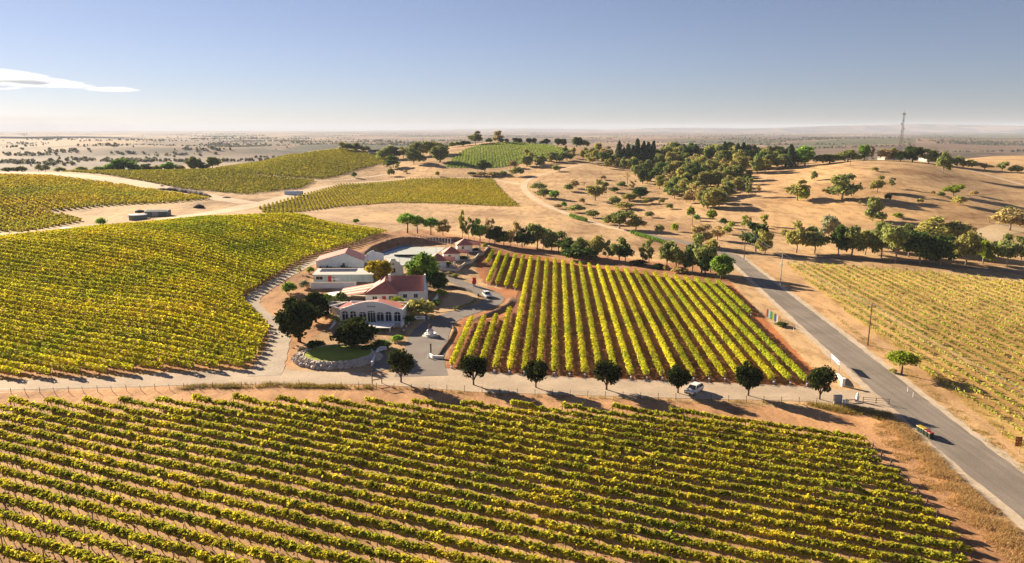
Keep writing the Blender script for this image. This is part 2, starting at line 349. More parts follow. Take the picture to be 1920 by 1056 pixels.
# ---------------------------------------------------------------- draped roads, tracks, pads
def resample(pts,step):
    pts=np.array(pts,float); d=np.r_[0,np.cumsum(np.linalg.norm(np.diff(pts,axis=0),axis=1))]
    n=max(2,int(d[-1]/step)+1); s=np.linspace(0,d[-1],n)
    return np.stack([np.interp(s,d,pts[:,i]) for i in range(pts.shape[1])],-1)
def smooth_line(pts,step=2.0,it=2):
    pts=np.array(pts,float)
    for _ in range(it):                      # Chaikin
        q=[pts[0]]
        for i in range(len(pts)-1): q+=[pts[i]*.75+pts[i+1]*.25,pts[i]*.25+pts[i+1]*.75]
        q.append(pts[-1]); pts=np.array(q)
    return resample(pts,step)
def ribbon(name,line,width,off,mat,cols=5,wob=0.0):
    L=np.array(line); t=np.gradient(L,axis=0); t/=np.linalg.norm(t,axis=1)[:,None]; nn=np.stack([t[:,1],-t[:,0]],-1)
    n=len(L); w=np.interp(np.linspace(0,1,n),np.linspace(0,1,len(np.atleast_1d(width))),np.atleast_1d(width))
    e0=w/2+wob*NR.normal(0,1,n).cumsum()*0+wob*NR.uniform(-1,1,n); e1=w/2+wob*NR.uniform(-1,1,n)
    vs=[]
    for k in range(cols):
        f=k/(cols-1); o=-e0*(1-f)+e1*f; p=L+nn*o[:,None]; vs.append(np.c_[p,Z(p[:,0],p[:,1])+off])
    vs=np.stack(vs,1).reshape(-1,3); fs=[]
    for i in range(n-1):
        for k in range(cols-1): a=i*cols+k; fs.append((a,a+1,a+cols+1,a+cols))
    m=MB(); m.add(vs,[f[::-1] for f in fs]); 
    me=m.mesh(name,mat,True); return struct(name,me)
def drape(name,poly,off,mat,res=2.0,flat=None,kindstruct=True):
    poly=resample(np.vstack([poly,poly[:1]]),res)[:-1]; x0,y0=poly.min(0); x1,y1=poly.max(0)
    gx,gy=np.meshgrid(np.arange(x0+res*.5,x1,res),np.arange(y0+res*.5,y1,res)); gx=gx.ravel();gy=gy.ravel(); k=inside(poly,gx,gy)
    pts=[Vector(p) for p in poly]+[Vector(p) for p in np.c_[gx[k],gy[k]]]; nb=len(poly)
    r=delaunay_2d_cdt(pts,[(i,(i+1)%nb) for i in range(nb)],[],1,1e-4)
    v=np.array([(p[0],p[1]) for p in r[0]]); z=Z(v[:,0],v[:,1])+off if flat is None else np.full(len(v),flat)
    m=MB(); fs=[]
    for f in r[2]:
        a,b_,c_=v[f[0]],v[f[1]],v[f[2]]; up=(b_[0]-a[0])*(c_[1]-a[1])-(b_[1]-a[1])*(c_[0]-a[0])
        fs.append(tuple(f) if up>0 else tuple(f[::-1]))
    m.add(np.c_[v,z],fs); me=m.mesh(name,mat,True)
    return struct(name,me) if kindstruct else me
def groundmat(name,col,s1=.15,s2=1.5,var=.3,streak=None,rough=.95):
    if name in MATS: return MATS[name]
    m=bpy.data.materials.new(name); nt=nodes(m); out=N(nt,'OutputMaterial'); b=N(nt,'BsdfPrincipled'); b.inputs['Roughness'].default_value=rough; b.inputs['Specular IOR Level'].default_value=.15
    g=N(nt,'NewGeometry'); a=noise(nt,s1,5,.6,vec=g.outputs['Position']); d=noise(nt,s2,5,.7,vec=g.outputs['Position'])
    c=ramp(nt,[(.3,tuple(x*(1-var) for x in col)),(.7,tuple(x*(1+var*.5) for x in col))],a.outputs[0]).outputs[0]
    c=mixc(nt,c,ramp(nt,[(.3,(.72,.72,.72)),(.65,(1.12,1.12,1.12))],d.outputs[0]).outputs[0],.7,'MULTIPLY')
    if streak:                                  # wheel wear along the road direction
        mp=N(nt,'Mapping'); mp.inputs['Rotation'].default_value=(0,0,streak); mp.inputs['Scale'].default_value=(.9,.02,1); nt.links.new(g.outputs['Position'],mp.inputs[0])
        e=noise(nt,1,3,.6,vec=mp.outputs[0]); c=mixc(nt,c,ramp(nt,[(.3,(.75,.74,.73)),(.7,(1.15,1.14,1.12))],e.outputs[0]).outputs[0],.8,'MULTIPLY')
    nt.links.new(c,b.inputs['Base Color'])
    bp=N(nt,'Bump'); bp.inputs['Strength'].default_value=.4; bp.inputs['Distance'].default_value=.06; nt.links.new(d.outputs[0],bp.inputs['Height']); nt.links.new(bp.outputs[0],b.inputs['Normal'])
    nt.links.new(b.outputs[0],out.inputs[0]); MATS[name]=m; return m
M_asph=groundmat('weathered_asphalt',(.26,.22,.185),.08,3,.28,streak=.085)
M_drive=groundmat('driveway_seal',(.24,.205,.18),.2,3,.2)
M_gravel=groundmat('road_gravel',(.50,.385,.275),.12,1.6,.22)
M_pale=groundmat('pale_track',(.62,.46,.30),.06,.8,.2)
M_verge=groundmat('verge_gravel',(.55,.44,.32),.3,2,.2)
M_sand=groundmat('sandy_bed',(.56,.37,.20),.3,2,.2)
M_red=groundmat('red_earth',(.46,.185,.07),.2,1.4,.25)
M_grey=groundmat('grey_gravel',(.46,.37,.28),.2,1.6,.2)
def pl(*q): return np.array([P(*a)[:2] for a in q])
Lr=pl((1358,478),(1375,492),(1537,643),(1640,735),(1800,880),(1920,975)); Lr=np.vstack([Lr,[66.0,60.0]])
Rr=pl((1385,478),(1402,492),(1599,643),(1700,722),(1800,800),(1920,890)); Rr=np.vstack([Rr,[73.6,60.0]])
yy=np.linspace(60,292,150)[::-1]
xl=np.interp(yy,np.sort(Lr[:,1]),Lr[np.argsort(Lr[:,1]),0]); xr=np.interp(yy,np.sort(Rr[:,1]),Rr[np.argsort(Rr[:,1]),0])
cl=np.stack([(xl+xr)/2,yy],-1); wid=np.convolve(np.pad(xr-xl,8,'edge'),np.ones(17)/17,'valid'); cl[:,0]=np.convolve(np.pad(cl[:,0],8,'edge'),np.ones(17)/17,'valid')
ribbon('gravel_shoulder',cl,wid+3.2,.02,M_verge,7,.35)
ribbon('road',cl,wid,.05,M_asph,9,.16)
jn=smooth_line(np.vstack([pl((1120,421),(1182,435),(1240,446),(1286,455),(1340,467)),[[87.5,290]],[[88,276]]]),2)
ribbon('side_road',jn,6.0,.035,M_asph,5,.1)
ribbon('crossing_road',smooth_line(pl((1330,466),(1390,476),(1500,481),(1700,491),(1920,512),(2200,540)),3),5.0,.03,groundmat('dark_lane',(.24,.18,.13),.1,1.5,.2),5,.2)
ribbon('dirt_track',smooth_line(pl((1200,439),(1130,424),(1060,400),(1012,380),(985,360),(980,346),(1000,331),(1050,319),(1090,309),(1150,301)),3),5.0,.06,M_pale,5,.25)
ribbon('dirt_track',smooth_line(pl((982,346),(920,334),(800,334),(700,339),(640,346),(590,353),(520,377),(440,392),(380,402),(250,421),(130,437),(0,459)),4),[5,5,8,12,14,12,9],.05,M_pale,7,.5)
ribbon('dirt_track',smooth_line(pl((-60,326),(100,326),(200,335),(300,354),(400,371),(470,381)),4),[14,22,26,22,14],.05,M_pale,7,.6)
ribbon('dirt_track',smooth_line(pl((405,317),(480,328),(600,342),(700,330),(760,318)),4),4,.05,M_pale,5,.3)
ribbon('dirt_track',smooth_line(np.vstack([pl((1920,347),(1850,328),(1790,313)),[at(1765,640)],[at(1730,720)]]),4),4,.06,M_pale,5,.3)
ribbon('dirt_track',smooth_line(pl((1905,425),(1860,435),(1835,450)),3),14,.04,groundmat('bare_yard',(.58,.43,.26),.06,.8,.15),7,.6)
gr=np.vstack([pl((-500,718),(-80,716),(200,709),(470,693),(500,690),(560,696),(700,700),(800,698),(838,691),(930,699),(1100,709),(1300,716),(1500,724),(1600,733),(1648,735),(1700,790)),pl((1640,766),(1500,752),(1300,748),(1100,742),(900,736),(760,725),(690,721),(400,721),(200,727),(-80,736),(-500,745))])
drape('gravel_road',gr,.035,M_gravel,2.0)
ribbon('gravel_track',smooth_line(pl((495,705),(503,690),(520,655),(528,630),(505,600),(478,578),(470,562),(500,538),(560,505),(610,483),(640,468)),2),[7,5,4.2,4.2,4.2,4.2,4,3.5],.06,M_grey,5,.25)
ribbon('driveway',smooth_line(pl((790,706),(792,680),(800,650),(806,622),(832,598),(880,583),(922,570),(930,556),(895,541),(850,527),(836,514),(846,500)),1.5),[11,9,10,9,7,6,6,6,5.5,5,4.5],.06,M_drive,7,.1)
drape('sandy_garden_bed',wpoly(((815,588),(835,556),(850,545),(885,548),(897,558),(890,570),(860,582))),.09,M_sand,1.5)
drape('red_earth_bank',wpoly(((905,535),(950,545),(972,545),(962,575),(945,597),(880,602),(862,598),(905,588),(945,572),(948,556))),.05,M_red,1.5)
drape('courtyard_paving',wpoly(((600,562),(640,540),(690,535),(700,560),(690,600),(640,605),(622,600))),.07,groundmat('courtyard_concrete',(.55,.47,.37),.3,2,.12),2)
drape('parking_apron',wpoly(((700,650),(716,648),(735,690),(700,700),(694,680))),.05,M_drive,1.5)

# ---------------------------------------------------------------- vineyards
def leaves(pos,size,up=.6,aspect=1.0,out=None,rng=NR):
    """quads of random tilt at pos; normals lean up (and out)"""
    n=len(pos); nv=rng.normal(0,1,(n,3)); nv/=np.linalg.norm(nv,axis=1)[:,None]; nv[:,2]+=up
    if out is not None: nv+=out
    nv/=np.linalg.norm(nv,axis=1)[:,None]
    r=rng.normal(0,1,(n,3)); t=np.cross(nv,r); t/=np.linalg.norm(t,axis=1)[:,None]+1e-9; bt=np.cross(nv,t)
    s=np.broadcast_to(np.asarray(size),(n,))[:,None]*.5; u=t*s; v=bt*s*aspect
    bend=nv*s*.25
    return np.stack([pos-u-v-bend,pos+u-v+bend,pos+u+v-bend,pos-u+v+bend],1)
def line_spans(p0,d,poly):
    """parameter intervals of the line p0+t*d inside the polygon"""
    nn=np.array([-d[1],d[0]]); s=(poly-p0)@nn; t=(poly-p0)@d; ts=[]
    for i in range(len(poly)):
        j=(i+1)%len(poly)
        if (s[i]>0)!=(s[j]>0): f=s[i]/(s[i]-s[j]); ts.append(t[i]+f*(t[j]-t[i]))
    ts.sort(); return [(ts[k],ts[k+1]) for k in range(0,len(ts)-1,2)]
def rows(field,d,spacing,anchor):
    poly=FIELD[field]; nn=np.array([-d[1],d[0]]); s=(poly-anchor)@nn; k0=math.ceil(s.min()/spacing); k1=math.floor(s.max()/spacing); r=[]
    for k in range(k0,k1+1):
        p0=anchor+nn*k*spacing
        for a,b_ in line_spans(p0,d,poly):
            if b_-a>4: r.append((k,p0,a,b_))
    return r
def vp_dir(vx):
    v=np.array([vx-CX,F/cp]); return v/np.linalg.norm(v)
D1=vp_dir(-2422); D2=vp_dir(1042)
GV=1.68
GRN=(.10,.155,.02); DGR=(.05,.095,.014); YEL=(.40,.33,.025); LIM=(.24,.26,.02); ORA=(.42,.22,.022)
M_fore=leafmat('vine_leaf_turning',[(.09,.13,.017),(.17,.19,.02),(.26,.245,.024),(.36,.30,.028),(.40,.29,.03)],[(.13,.17,.018),(.27,.255,.022),(.38,.30,.026)],.09,.5,.5,gain=GV)
M_mid=leafmat('vine_leaf_golden',[(.12,.18,.018),(.20,.24,.02),LIM,(.36,.33,.03),YEL],[(.16,.22,.02),(.35,.32,.022),(.45,.35,.025)],.07,.45,.5,gain=GV)
M_green=leafmat('vine_leaf_green',[(.10,.15,.018),(.17,.22,.02),(.30,.29,.022)],[(.17,.22,.02),(.30,.29,.02)],.1,.45,gain=GV)
M_left=leafmat('vine_leaf_yellowing',[(.13,.18,.018),(.24,.25,.02),(.36,.32,.022),YEL],[(.15,.22,.018),(.28,.29,.02),(.37,.345,.022),(.43,.33,.022)],.035,.45,.62,gain=GV)
M_right=leafmat('vine_leaf_sparse',[(.14,.17,.03),(.22,.23,.045),(.29,.26,.06),(.17,.21,.03)],[(.17,.20,.03),(.29,.26,.06)],.06,.4,.4,gain=GV)
M_bark=surf('vine_bark',(.10,.065,.045),.95,.4,4)
M_post=surf('trellis_post',(.15,.11,.085),.9,.3,4)
M_sleeve=surf('white_vine_guard',(.62,.68,.74),.6,.1,2)
# foreground: every vine is a part of its row
VINES=[]
for q in range(14):
    rng=np.random.default_rng(100+q); n=250; w=rng.uniform(.30,.42); hgt=rng.uniform(.26,.40)
    nb=rng.integers(5,8); bx=np.linspace(-.8,.8,nb)+rng.normal(0,.12,nb); by=rng.normal(0,.15,nb); bz=rng.normal(1.27,.09,nb); br=rng.uniform(.30,.50,nb)
    k=rng.integers(0,nb,n); dv=rng.normal(0,1,(n,3)); dv/=np.linalg.norm(dv,axis=1)[:,None]; rr=rng.uniform(.55,1.05,n)[:,None]
    pos=np.c_[bx[k],by[k],bz[k]]+dv*rr*br[k][:,None]*np.array([1.25,1.0,.72])
    ns=40; a=rng.uniform(0,6.28,ns); L=rng.uniform(.3,.85,ns)                       # wandering shoots
    pos=np.r_[pos,np.c_[rng.uniform(-.9,.9,ns),np.sin(a)*L,1.25+rng.uniform(-.55,.42,ns)*L]]
    pos[:,2]=np.maximum(pos[:,2],.55)
    V4=leaves(pos,rng.uniform(.15,.31,len(pos)),.7,out=np.c_[dv*.7][:0] if False else None,rng=rng)
    tm=MB(); lean=rng.uniform(-.12,.12); tm.tube([(0,0,-.05),(lean*.6,rng.uniform(-.05,.05),.5),(lean,0,.98)],[.055,.04,.035],4)
    tm.tube([(-.9,0,1.0),(lean,0,.98),(.9,0,1.0)],.028,4)
    tq=[]
    tv=np.array(tm.v)
    for f in tm.f:
        if len(f)==4: tq.append(tv[list(f)])
    tq=np.array(tq)
    VINES.append(npmesh('vine',np.r_[V4,tq],[M_fore,M_bark],np.r_[np.zeros(len(V4)),np.ones(len(tq))]))
m=MB(); m.tube([(0,0,-.1),(0,0,1.55)],.06,5); ME_POST=m.mesh('post',M_post)
m=MB(); m.tube([(0,0,-.1),(0,0,1.7)],.085,6); m.tube([(0,0,1.35),(1.5,0,0)],.045,5); ME_END=m.mesh('end_post',M_post)
anch=np.array(P(83,760)[:2])
rl=rows('fore',D1,2.75,anch); rl.sort(key=lambda r:-(r[1]@np.array([D1[1],-D1[0]]))); 
rl.sort(key=lambda r: r[1][1]*0-((r[1])@np.array([D1[1],-D1[0]])))
angD1=math.atan2(D1[1],D1[0])
for idx,(k,p0,a,b_) in enumerate(rl,1):
    e=p0+D1*b_
    t=thing('vine_row','%s vine row counting away from the gravel road in the foreground vineyard'%nth(idx),'vine row',(e[0],e[1],float(Z(*e))),angD1,'vine rows of the foreground vineyard')
    n=max(1,int((b_-a)/1.8)); px=0
    for i in range(n):
        s=-.9-1.8*i; w=e+D1*s
        pxp,pyp=proj(w[0],w[1],0.0)
        if pxp<-260 or pxp>2150 or pyp>1180: continue
        fl=1 if RS.random()<.5 else -1; big=1.0 if i>1 else 1.18; h=RS.uniform(.93,1.10)*big
        if RS.random()<.015: h*=.8
        o=link('vine',VINES[RS.randrange(14)],t,(s+RS.uniform(-.12,.12),RS.uniform(-.08,.08),float(Z(*w))-float(Z(*e))),(0,0,0 if fl>0 else math.pi),(RS.uniform(.95,1.15),RS.uniform(.9,1.12)*big,h))
        if i%4==3: link('post',ME_POST,t,(s+.9,0,0))
    link('end_post',ME_END,t,(.1,0,0),(0,0,0)); link('end_post',ME_END,t,(-(b_-a)-.1,0,0),(0,0,math.pi))

def row_mesh(p0,d,a,b_,per,size,half,z0,z1,mat,rng,shape='hedge',jit=.08,gap=0.0,lim=None):
    """one row's leaf canopy in world coordinates relative to its end point"""
    n=int((b_-a)*per); t=rng.uniform(a,b_,n)
    if gap: 
        ph=rng.uniform(0,100); f=.5+.5*np.sin((t+ph)*2*math.pi/1.8)*.7+.25*np.sin((t+ph)*.61); t=t[f>gap*rng.uniform(.2,1,n)]; n=len(t)
    nn=np.array([-d[1],d[0]])
    bulge=1+.22*np.sin(t*1.7+rng.uniform(0,6))+.16*np.sin(t*4.1+rng.uniform(0,6))
    th=rng.uniform(0,2*math.pi,n); r=np.sqrt(rng.uniform(.25,1,n))
    off=np.cos(th)*r*half*bulge+rng.normal(0,jit,n); hz=(z0+z1)/2+np.sin(th)*r*(z1-z0)/2*(.85+.15*bulge)
    xy=p0+d*t[:,None]+nn*off[:,None]; z=Z(xy[:,0],xy[:,1])+hz
    out=np.c_[nn[0]*np.cos(th),nn[1]*np.cos(th),np.sin(th)]*.9
    return leaves(np.c_[xy,z],rng.uniform(size*.65,size*1.3,n),.45,out=out,rng=rng)
def trunks(p0,d,a,b_,step,h,r=.045):
    t=np.arange(a+.5,b_,step); xy=p0+d*t[:,None]; z=Z(xy[:,0],xy[:,1]); q=[]
    for j in range(4):
        a0,a1=j*math.pi/2,(j+1)*math.pi/2; o0=np.array([math.cos(a0),math.sin(a0),0])*r; o1=np.array([math.cos(a1),math.sin(a1),0])*r
        b0=np.c_[xy,z-.05]; b1=np.c_[xy,z+h]; q.append(np.stack([b0+o0,b0+o1,b1+o1,b1+o0],1))
    return np.concatenate(q)
def row_thing(label,group,p0,d,a,b_,V4,mat,tr,guard=False,post_h=1.7):
    e=p0+d*a; ez=float(Z(*e)); org=np.array([e[0],e[1],ez])
    t=thing('vine_row',label,'vine row',tuple(org),0,group)
    link('canopy',npmesh('canopy',V4-org,mat),t)['kind']='stuff'
    if tr is not None and len(tr): link('trunks',npmesh('trunks',tr-org,M_bark),t)['kind']='stuff'
    for s,tt in ((-1,a-.3),(1,b_+.3)):
        w=p0+d*tt; o=link('end_post',ME_POST,t,(w[0]-e[0],w[1]-e[1],float(Z(*w))-ez),(0,0,0),(1.2,1.2,post_h/1.55))
        if guard and s<0:
            m=MB(); m.box(-.16,.16,-.16,.16,0,.55); link('guard',GUARD,t,(w[0]-e[0]-d[0]*.5,w[1]-e[1]-d[1]*.5,float(Z(*w))-ez))
    return t
m=MB(); m.lathe([(.2,0),(.2,.5),(.17,.52)],8); GUARD=m.mesh('vine_guard',M_sleeve)
# middle vineyard: golden hedged rows
anch=np.array(P(955,700)[:2]); rl=rows('mid',D2,3.13,anch)
nn2=np.array([D2[1],-D2[0]])
ks=sorted({r[0] for r in rl},reverse=True)
for (k,p0,a,b_) in rl:
    i=ks.index(k)+1; rng=np.random.default_rng(500+k*3+int(a)); pxe=len(ks)-i
    V4=row_mesh(p0,D2,a+.3,b_-.3,64,.27,.58,.45,1.75,None,rng)
    short=(b_-a)<75; seg=''
    if short: seg=' behind the driveway bend' if a>60 or (p0+D2*a)[1]>215 else ' beside the driveway'
    row_thing(('%s golden row from the left in the middle vineyard'%nth(i))+(','+seg if seg else ''),'golden vine rows of the middle vineyard',p0,D2,a,b_,V4,M_green if (pxe<3 or (i==1 and not seg.startswith(' behind'))) else M_mid,trunks(p0,D2,a,b_,1.8,.6),True)
# left hillside vineyard
anch=np.array(P(150,705)[:2]); rl=rows('left',D1,2.75,anch); rl.sort(key=lambda r:r[1]@np.array([D1[1],-D1[0]]))
FN='lower'; cnt=0
for (k,p0,a,b_) in rl:
    # keep the stretch that the photograph's surroundings can show
    xs=(p0+D1*b_)[0]; tmin=a
    b2=min(b_,(p0[0]+330)/abs(D1[0])) if D1[0]<0 else b_
    if b2-a<4: continue
    cnt+=1; rng=np.random.default_rng(900+cnt)
    V4=row_mesh(p0,D1,a,b2,22,.42,.46,.7,1.9,None,rng,jit=.08)
    row_thing('%s yellowing vine row up the left hillside from the gravel road'%nth(cnt),'vine rows of the left hillside vineyard',p0,D1,a,b2,V4,M_left,trunks(p0,D1,a,min(b2,a+30),1.8,.9),False)
# right vineyard: thin, low, straw between the rows
anch=np.array(P(1560,568)[:2]); rl=rows('right',D2,3.18,anch); rl.sort(key=lambda r:-(r[1]@np.array([-D2[1],D2[0]])))
for i,(k,p0,a,b_) in enumerate(rl,1):
    rng=np.random.default_rng(1700+i)
    V4=row_mesh(p0,D2,a,b_,9,.34,.42,.4,1.1,None,rng,jit=.15,gap=.55)
    row_thing('%s thin straw-coloured vine row from the road in the right vineyard'%nth(i),'thin vine rows of the right vineyard',p0,D2,a,b_,V4,M_right,trunks(p0,D2,a,b_,3.6,.8,.04),False,1.4)
# far vineyards: rows too fine to tell apart
def block(name,label,field,d,spacing,per,size,h,mat,half=.6):
    rl=rows(field,d,spacing,FIELD[field].mean(0)); q=[]
    rng=np.random.default_rng(len(label))
    for k,p0,a,b_ in rl: q.append(row_mesh(p0,d,a,b_,per,size,half,.3,h,None,rng,jit=.1))
    tag(link(name,npmesh(name,np.concatenate(q),mat)),label,'vineyard',None,'stuff')
M_vA=leafmat('far_vine_rust',[(.15,.165,.02),(.25,.22,.022),(.34,.24,.022)],[(.15,.175,.022),(.25,.22,.024),(.36,.235,.022)],.012,.4,.75,gain=GV)
M_vB=leafmat('far_vine_olive',[(.11,.12,.018),(.18,.165,.022),(.25,.20,.03)],[(.12,.13,.02),(.22,.19,.025)],.015,.4,.5,gain=GV)
M_vD=leafmat('far_vine_gold',[(.16,.165,.02),(.26,.23,.025),(.34,.26,.03)],[(.18,.18,.02),(.33,.26,.028)],.012,.4,.5,gain=GV)
M_vE=leafmat('far_vine_fresh',[(.13,.19,.035),(.19,.25,.05),(.25,.27,.07)],[(.14,.2,.035),(.24,.26,.07)],.012,.4,.5,gain=GV)
block('vineyard_block','rust and green vineyard block at the far left below the pale headland','A',vp_dir(-700),3.2,5,.8,1.7,M_vA,.7)
block('vineyard_block','narrow olive vineyard strip beyond the pale headland track','B',vp_dir(-900),3.2,4,.8,1.7,M_vB,.7)
block('vineyard_block','olive vineyard on the rounded slope right of the far gum trees','C',vp_dir(-300),3.2,4,.85,1.7,M_vB,.7)
block('vineyard_block','gold vineyard block with slanting rows in the middle distance','D',vp_dir(516),2.4,6,.6,1.3,M_vD,.5)
block('vineyard_block','fresh green vineyard on the domed hilltop','E',vp_dir(900),3.0,4,.7,.7,M_vE,1.0)

# ---------------------------------------------------------------- trees and shrubs
GT=2.8
L_dark=leafmat('leaf_dark',[(.016,.03,.010),(.03,.05,.014),(.05,.075,.018),(.07,.095,.022)],None,transl=.4,gain=2.3)
L_ave=leafmat('leaf_avenue',[(.014,.026,.009),(.026,.042,.012),(.045,.062,.016),(.08,.085,.022)],None,transl=.25)
L_gum=leafmat('leaf_gum',[(.045,.06,.022),(.08,.095,.032),(.12,.13,.04),(.17,.17,.05)],None,transl=.35,gain=GT)
L_olive=leafmat('leaf_olive',[(.07,.075,.025),(.12,.115,.035),(.17,.155,.045),(.22,.19,.05)],None,transl=.35,gain=GT)
L_brown=leafmat('leaf_brown',[(.09,.07,.035),(.15,.115,.05),(.20,.155,.065),(.25,.20,.08)],None,transl=.3,gain=GT)
L_lime=leafmat('leaf_lime',[(.12,.17,.02),(.20,.26,.025),(.28,.33,.03),(.34,.36,.04)],None,transl=.45,gain=1.35)
L_yel=leafmat('leaf_yellow',[(.26,.22,.02),(.40,.31,.025),(.50,.36,.03),(.22,.22,.02)],None,transl=.45,gain=1.4)
L_green=leafmat('leaf_green',[(.03,.06,.012),(.06,.11,.018),(.10,.16,.022),(.14,.20,.03)],None,transl=.35,gain=GT)
L_pine=leafmat('leaf_pine',[(.012,.024,.013),(.022,.038,.018),(.035,.052,.022),(.05,.065,.025)],None,transl=.2,gain=GT)
L_grey=leafmat('leaf_greygreen',[(.10,.10,.06),(.15,.15,.09),(.20,.19,.11)],None,transl=.3,gain=GT)
LM=dict(dark=L_dark,avenue=L_ave,gum=L_gum,olive=L_olive,brown=L_brown,lime=L_lime,yellow=L_yel,green=L_green,pine=L_pine,grey=L_grey)
M_trunk=surf('tree_bark',(.13,.09,.065),.95,.4,3)
M_pale_trunk=surf('gum_bark',(.38,.31,.25),.85,.35,2)
def shell(c,r,n,rng,lo=.55,sq=(1,1,.8)):
    d=rng.normal(0,1,(n,3)); d/=np.linalg.norm(d,axis=1)[:,None]
    return np.asarray(c)+d*(rng.uniform(lo,1.05,n)[:,None]*r)*np.asarray(sq), d
def crown_mesh(kind,seed):
    """crown and trunk in a unit frame: height 1, crown about 1 across"""
    rng=np.random.default_rng(seed); tm=MB(); P_=[];D_=[];size=.05
    if kind=='gum':
        nb=rng.integers(15,19); trunk_top=.36
        tm.tube([(0,0,-.03),(.02,rng.uniform(-.03,.03),.2),(rng.uniform(-.05,.05),0,trunk_top)],[.032,.024,.018],6)
        for i in range(nb):
            a=i*2.4+rng.uniform(-.4,.4); rad=rng.uniform(.1,.36) if i else 0; z=rng.uniform(.34,.86); r=rng.uniform(.15,.23)
            if rad>.28: z=rng.uniform(.28,.66)
            c=(math.cos(a)*rad,math.sin(a)*rad,z); p,d=shell(c,r,125,rng,.3,(1.1,1.1,.72)); P_.append(p);D_.append(d)
            tm.tube([(0,0,trunk_top*rng.uniform(.55,1)),(c[0]*.5,c[1]*.5,(z+trunk_top)/2-.03),c],[.014,.009,.004],4)
        size=.058
    elif kind=='thin':
        nb=rng.integers(7,10)
        tm.tube([(0,0,-.03),(.02,0,.3),(rng.uniform(-.06,.06),.02,.75)],[.022,.017,.009],5)
        for i in range(nb):
            a=i*2.4+rng.uniform(-.5,.5); rad=rng.uniform(.05,.3); z=.32+.58*i/nb+rng.uniform(-.05,.05); r=rng.uniform(.12,.18)
            c=(math.cos(a)*rad,math.sin(a)*rad,z); p,d=shell(c,r,75,rng,.2,(1.15,1.15,.7)); P_.append(p);D_.append(d)
            tm.tube([(0,0,z-.16),c],[.009,.003],4)
        size=.06
    elif kind=='round':
        tm.tube([(0,0,-.03),(.01,0,.17),(0,0,.4)],[.030,.024,.018],6)
        for i in range(5):
            a=i*1.257+.3; tm.tube([(0,0,.13),(math.cos(a)*.10,math.sin(a)*.10,.32),(math.cos(a)*.22,math.sin(a)*.22,.5)],[.016,.012,.006],4)
        for i in range(34):
            v=rng.normal(0,1,3); v/=np.linalg.norm(v); rr=.30 if i<26 else rng.uniform(0,.2)
            c=np.array([v[0]*rr,v[1]*rr,.60+v[2]*rr*.88]); p,d=shell(c,rng.uniform(.12,.17),70,rng,.45,(1.05,1.05,.85)); P_.append(p);D_.append(d*.5+v*.6)
        size=.045
    elif kind=='broad':
        tm.tube([(0,0,-.03),(.01,.01,.15),(0,0,.4)],[.045,.036,.025],6)
        for i in range(4):
            a=i*1.57+.4; tm.tube([(0,0,.16),(math.cos(a)*.2,math.sin(a)*.2,.45)],[.02,.008],4)
        for i in range(36):
            v=rng.normal(0,1,3); v/=np.linalg.norm(v); rr=rng.uniform(.22,.37)
            c=np.array([v[0]*rr,v[1]*rr,max(.2,.55+v[2]*rr*1.05)]); p,d=shell(c,rng.uniform(.13,.21),125,rng,.4,(1.05,1.05,.75)); P_.append(p);D_.append(d*.5+v*.5)
        size=.046
    elif kind=='bush':
        tm.tube([(0,0,-.05),(0,0,.35)],[.03,.02],4)
        for i in range(12):
            a=i*2.4; rad=.36*math.sqrt(i/12); c=(math.cos(a)*rad,math.sin(a)*rad,.32+.32*(1-(rad/.4)**2)*rng.uniform(.7,1.1)); p,d=shell(c,rng.uniform(.16,.27),62,rng,.4,(1,1,1.1)); p[:,2]=np.maximum(p[:,2],.02); P_.append(p);D_.append(d)
        size=.085
    elif kind=='pine':
        tm.tube([(0,0,-.03),(0,0,.9)],[.03,.008],5)
        for i in range(26):
            z=.12+.84*i/26; rr=(1-(i/26)**1.4)*.40+.05; nn_=46
            a=rng.uniform(0,6.28,nn_); r_=rr*np.sqrt(rng.uniform(.15,1,nn_))*rng.uniform(.8,1.15); p=np.c_[np.cos(a)*r_,np.sin(a)*r_,z+rng.normal(0,.022,nn_)-r_*.12]; P_.append(p); D_.append(np.c_[np.cos(a),np.sin(a),np.full(nn_,.2)])
        size=.06
    elif kind=='stone':           # flat topped umbrella pine
        tm.tube([(0,0,-.03),(.01,0,.3),(0,0,.55)],[.035,.028,.02],6)
        for i in range(22):
            a=i*2.4; rad=.38*math.sqrt(i/22); c=(math.cos(a)*rad,math.sin(a)*rad,.56+.24*(1-(rad/.4)**2)*rng.uniform(.6,1.1)); p,d=shell(c,rng.uniform(.15,.21),95,rng,.4,(1,1,.9)); P_.append(p);D_.append(d)
            if i%4==0: tm.tube([(0,0,.4),c],[.016,.005],4)
        size=.05
    elif kind=='dead':
        tm.tube([(0,0,-.03),(.02,0,.4),(0,0,1)],[.03,.02,.006],5)
        for i in range(16):
            a=i*2.4; z=.3+.6*i/16; tm.tube([(0,0,z),(math.cos(a)*.2,math.sin(a)*.2,z+.12),(math.cos(a)*.3,math.sin(a)*.3,z+.26)],[.01,.006,.003],3)
        p,d=shell((0,0,.7),.34,110,rng,.3); P_.append(p);D_.append(d); size=.05
    p=np.concatenate(P_); d=np.concatenate(D_)
    V4=leaves(p,rng.uniform(size*.6,size*1.35,len(p)),.35,out=d*.8,rng=rng)
    return npmesh('crown',V4,[L_gum]), tm.mesh('trunk',[M_trunk],True)
TREES={k:[crown_mesh(k,seed*17+hash_) for seed in range(nv)] for k,nv,hash_ in (('gum',6,3),('thin',4,5),('round',3,7),('broad',3,11),('bush',5,13),('pine',3,17),('stone',2,19),('dead',2,23))}
def set_mat(o,m):
    o.material_slots[0].link='OBJECT'; o.material_slots[0].material=m
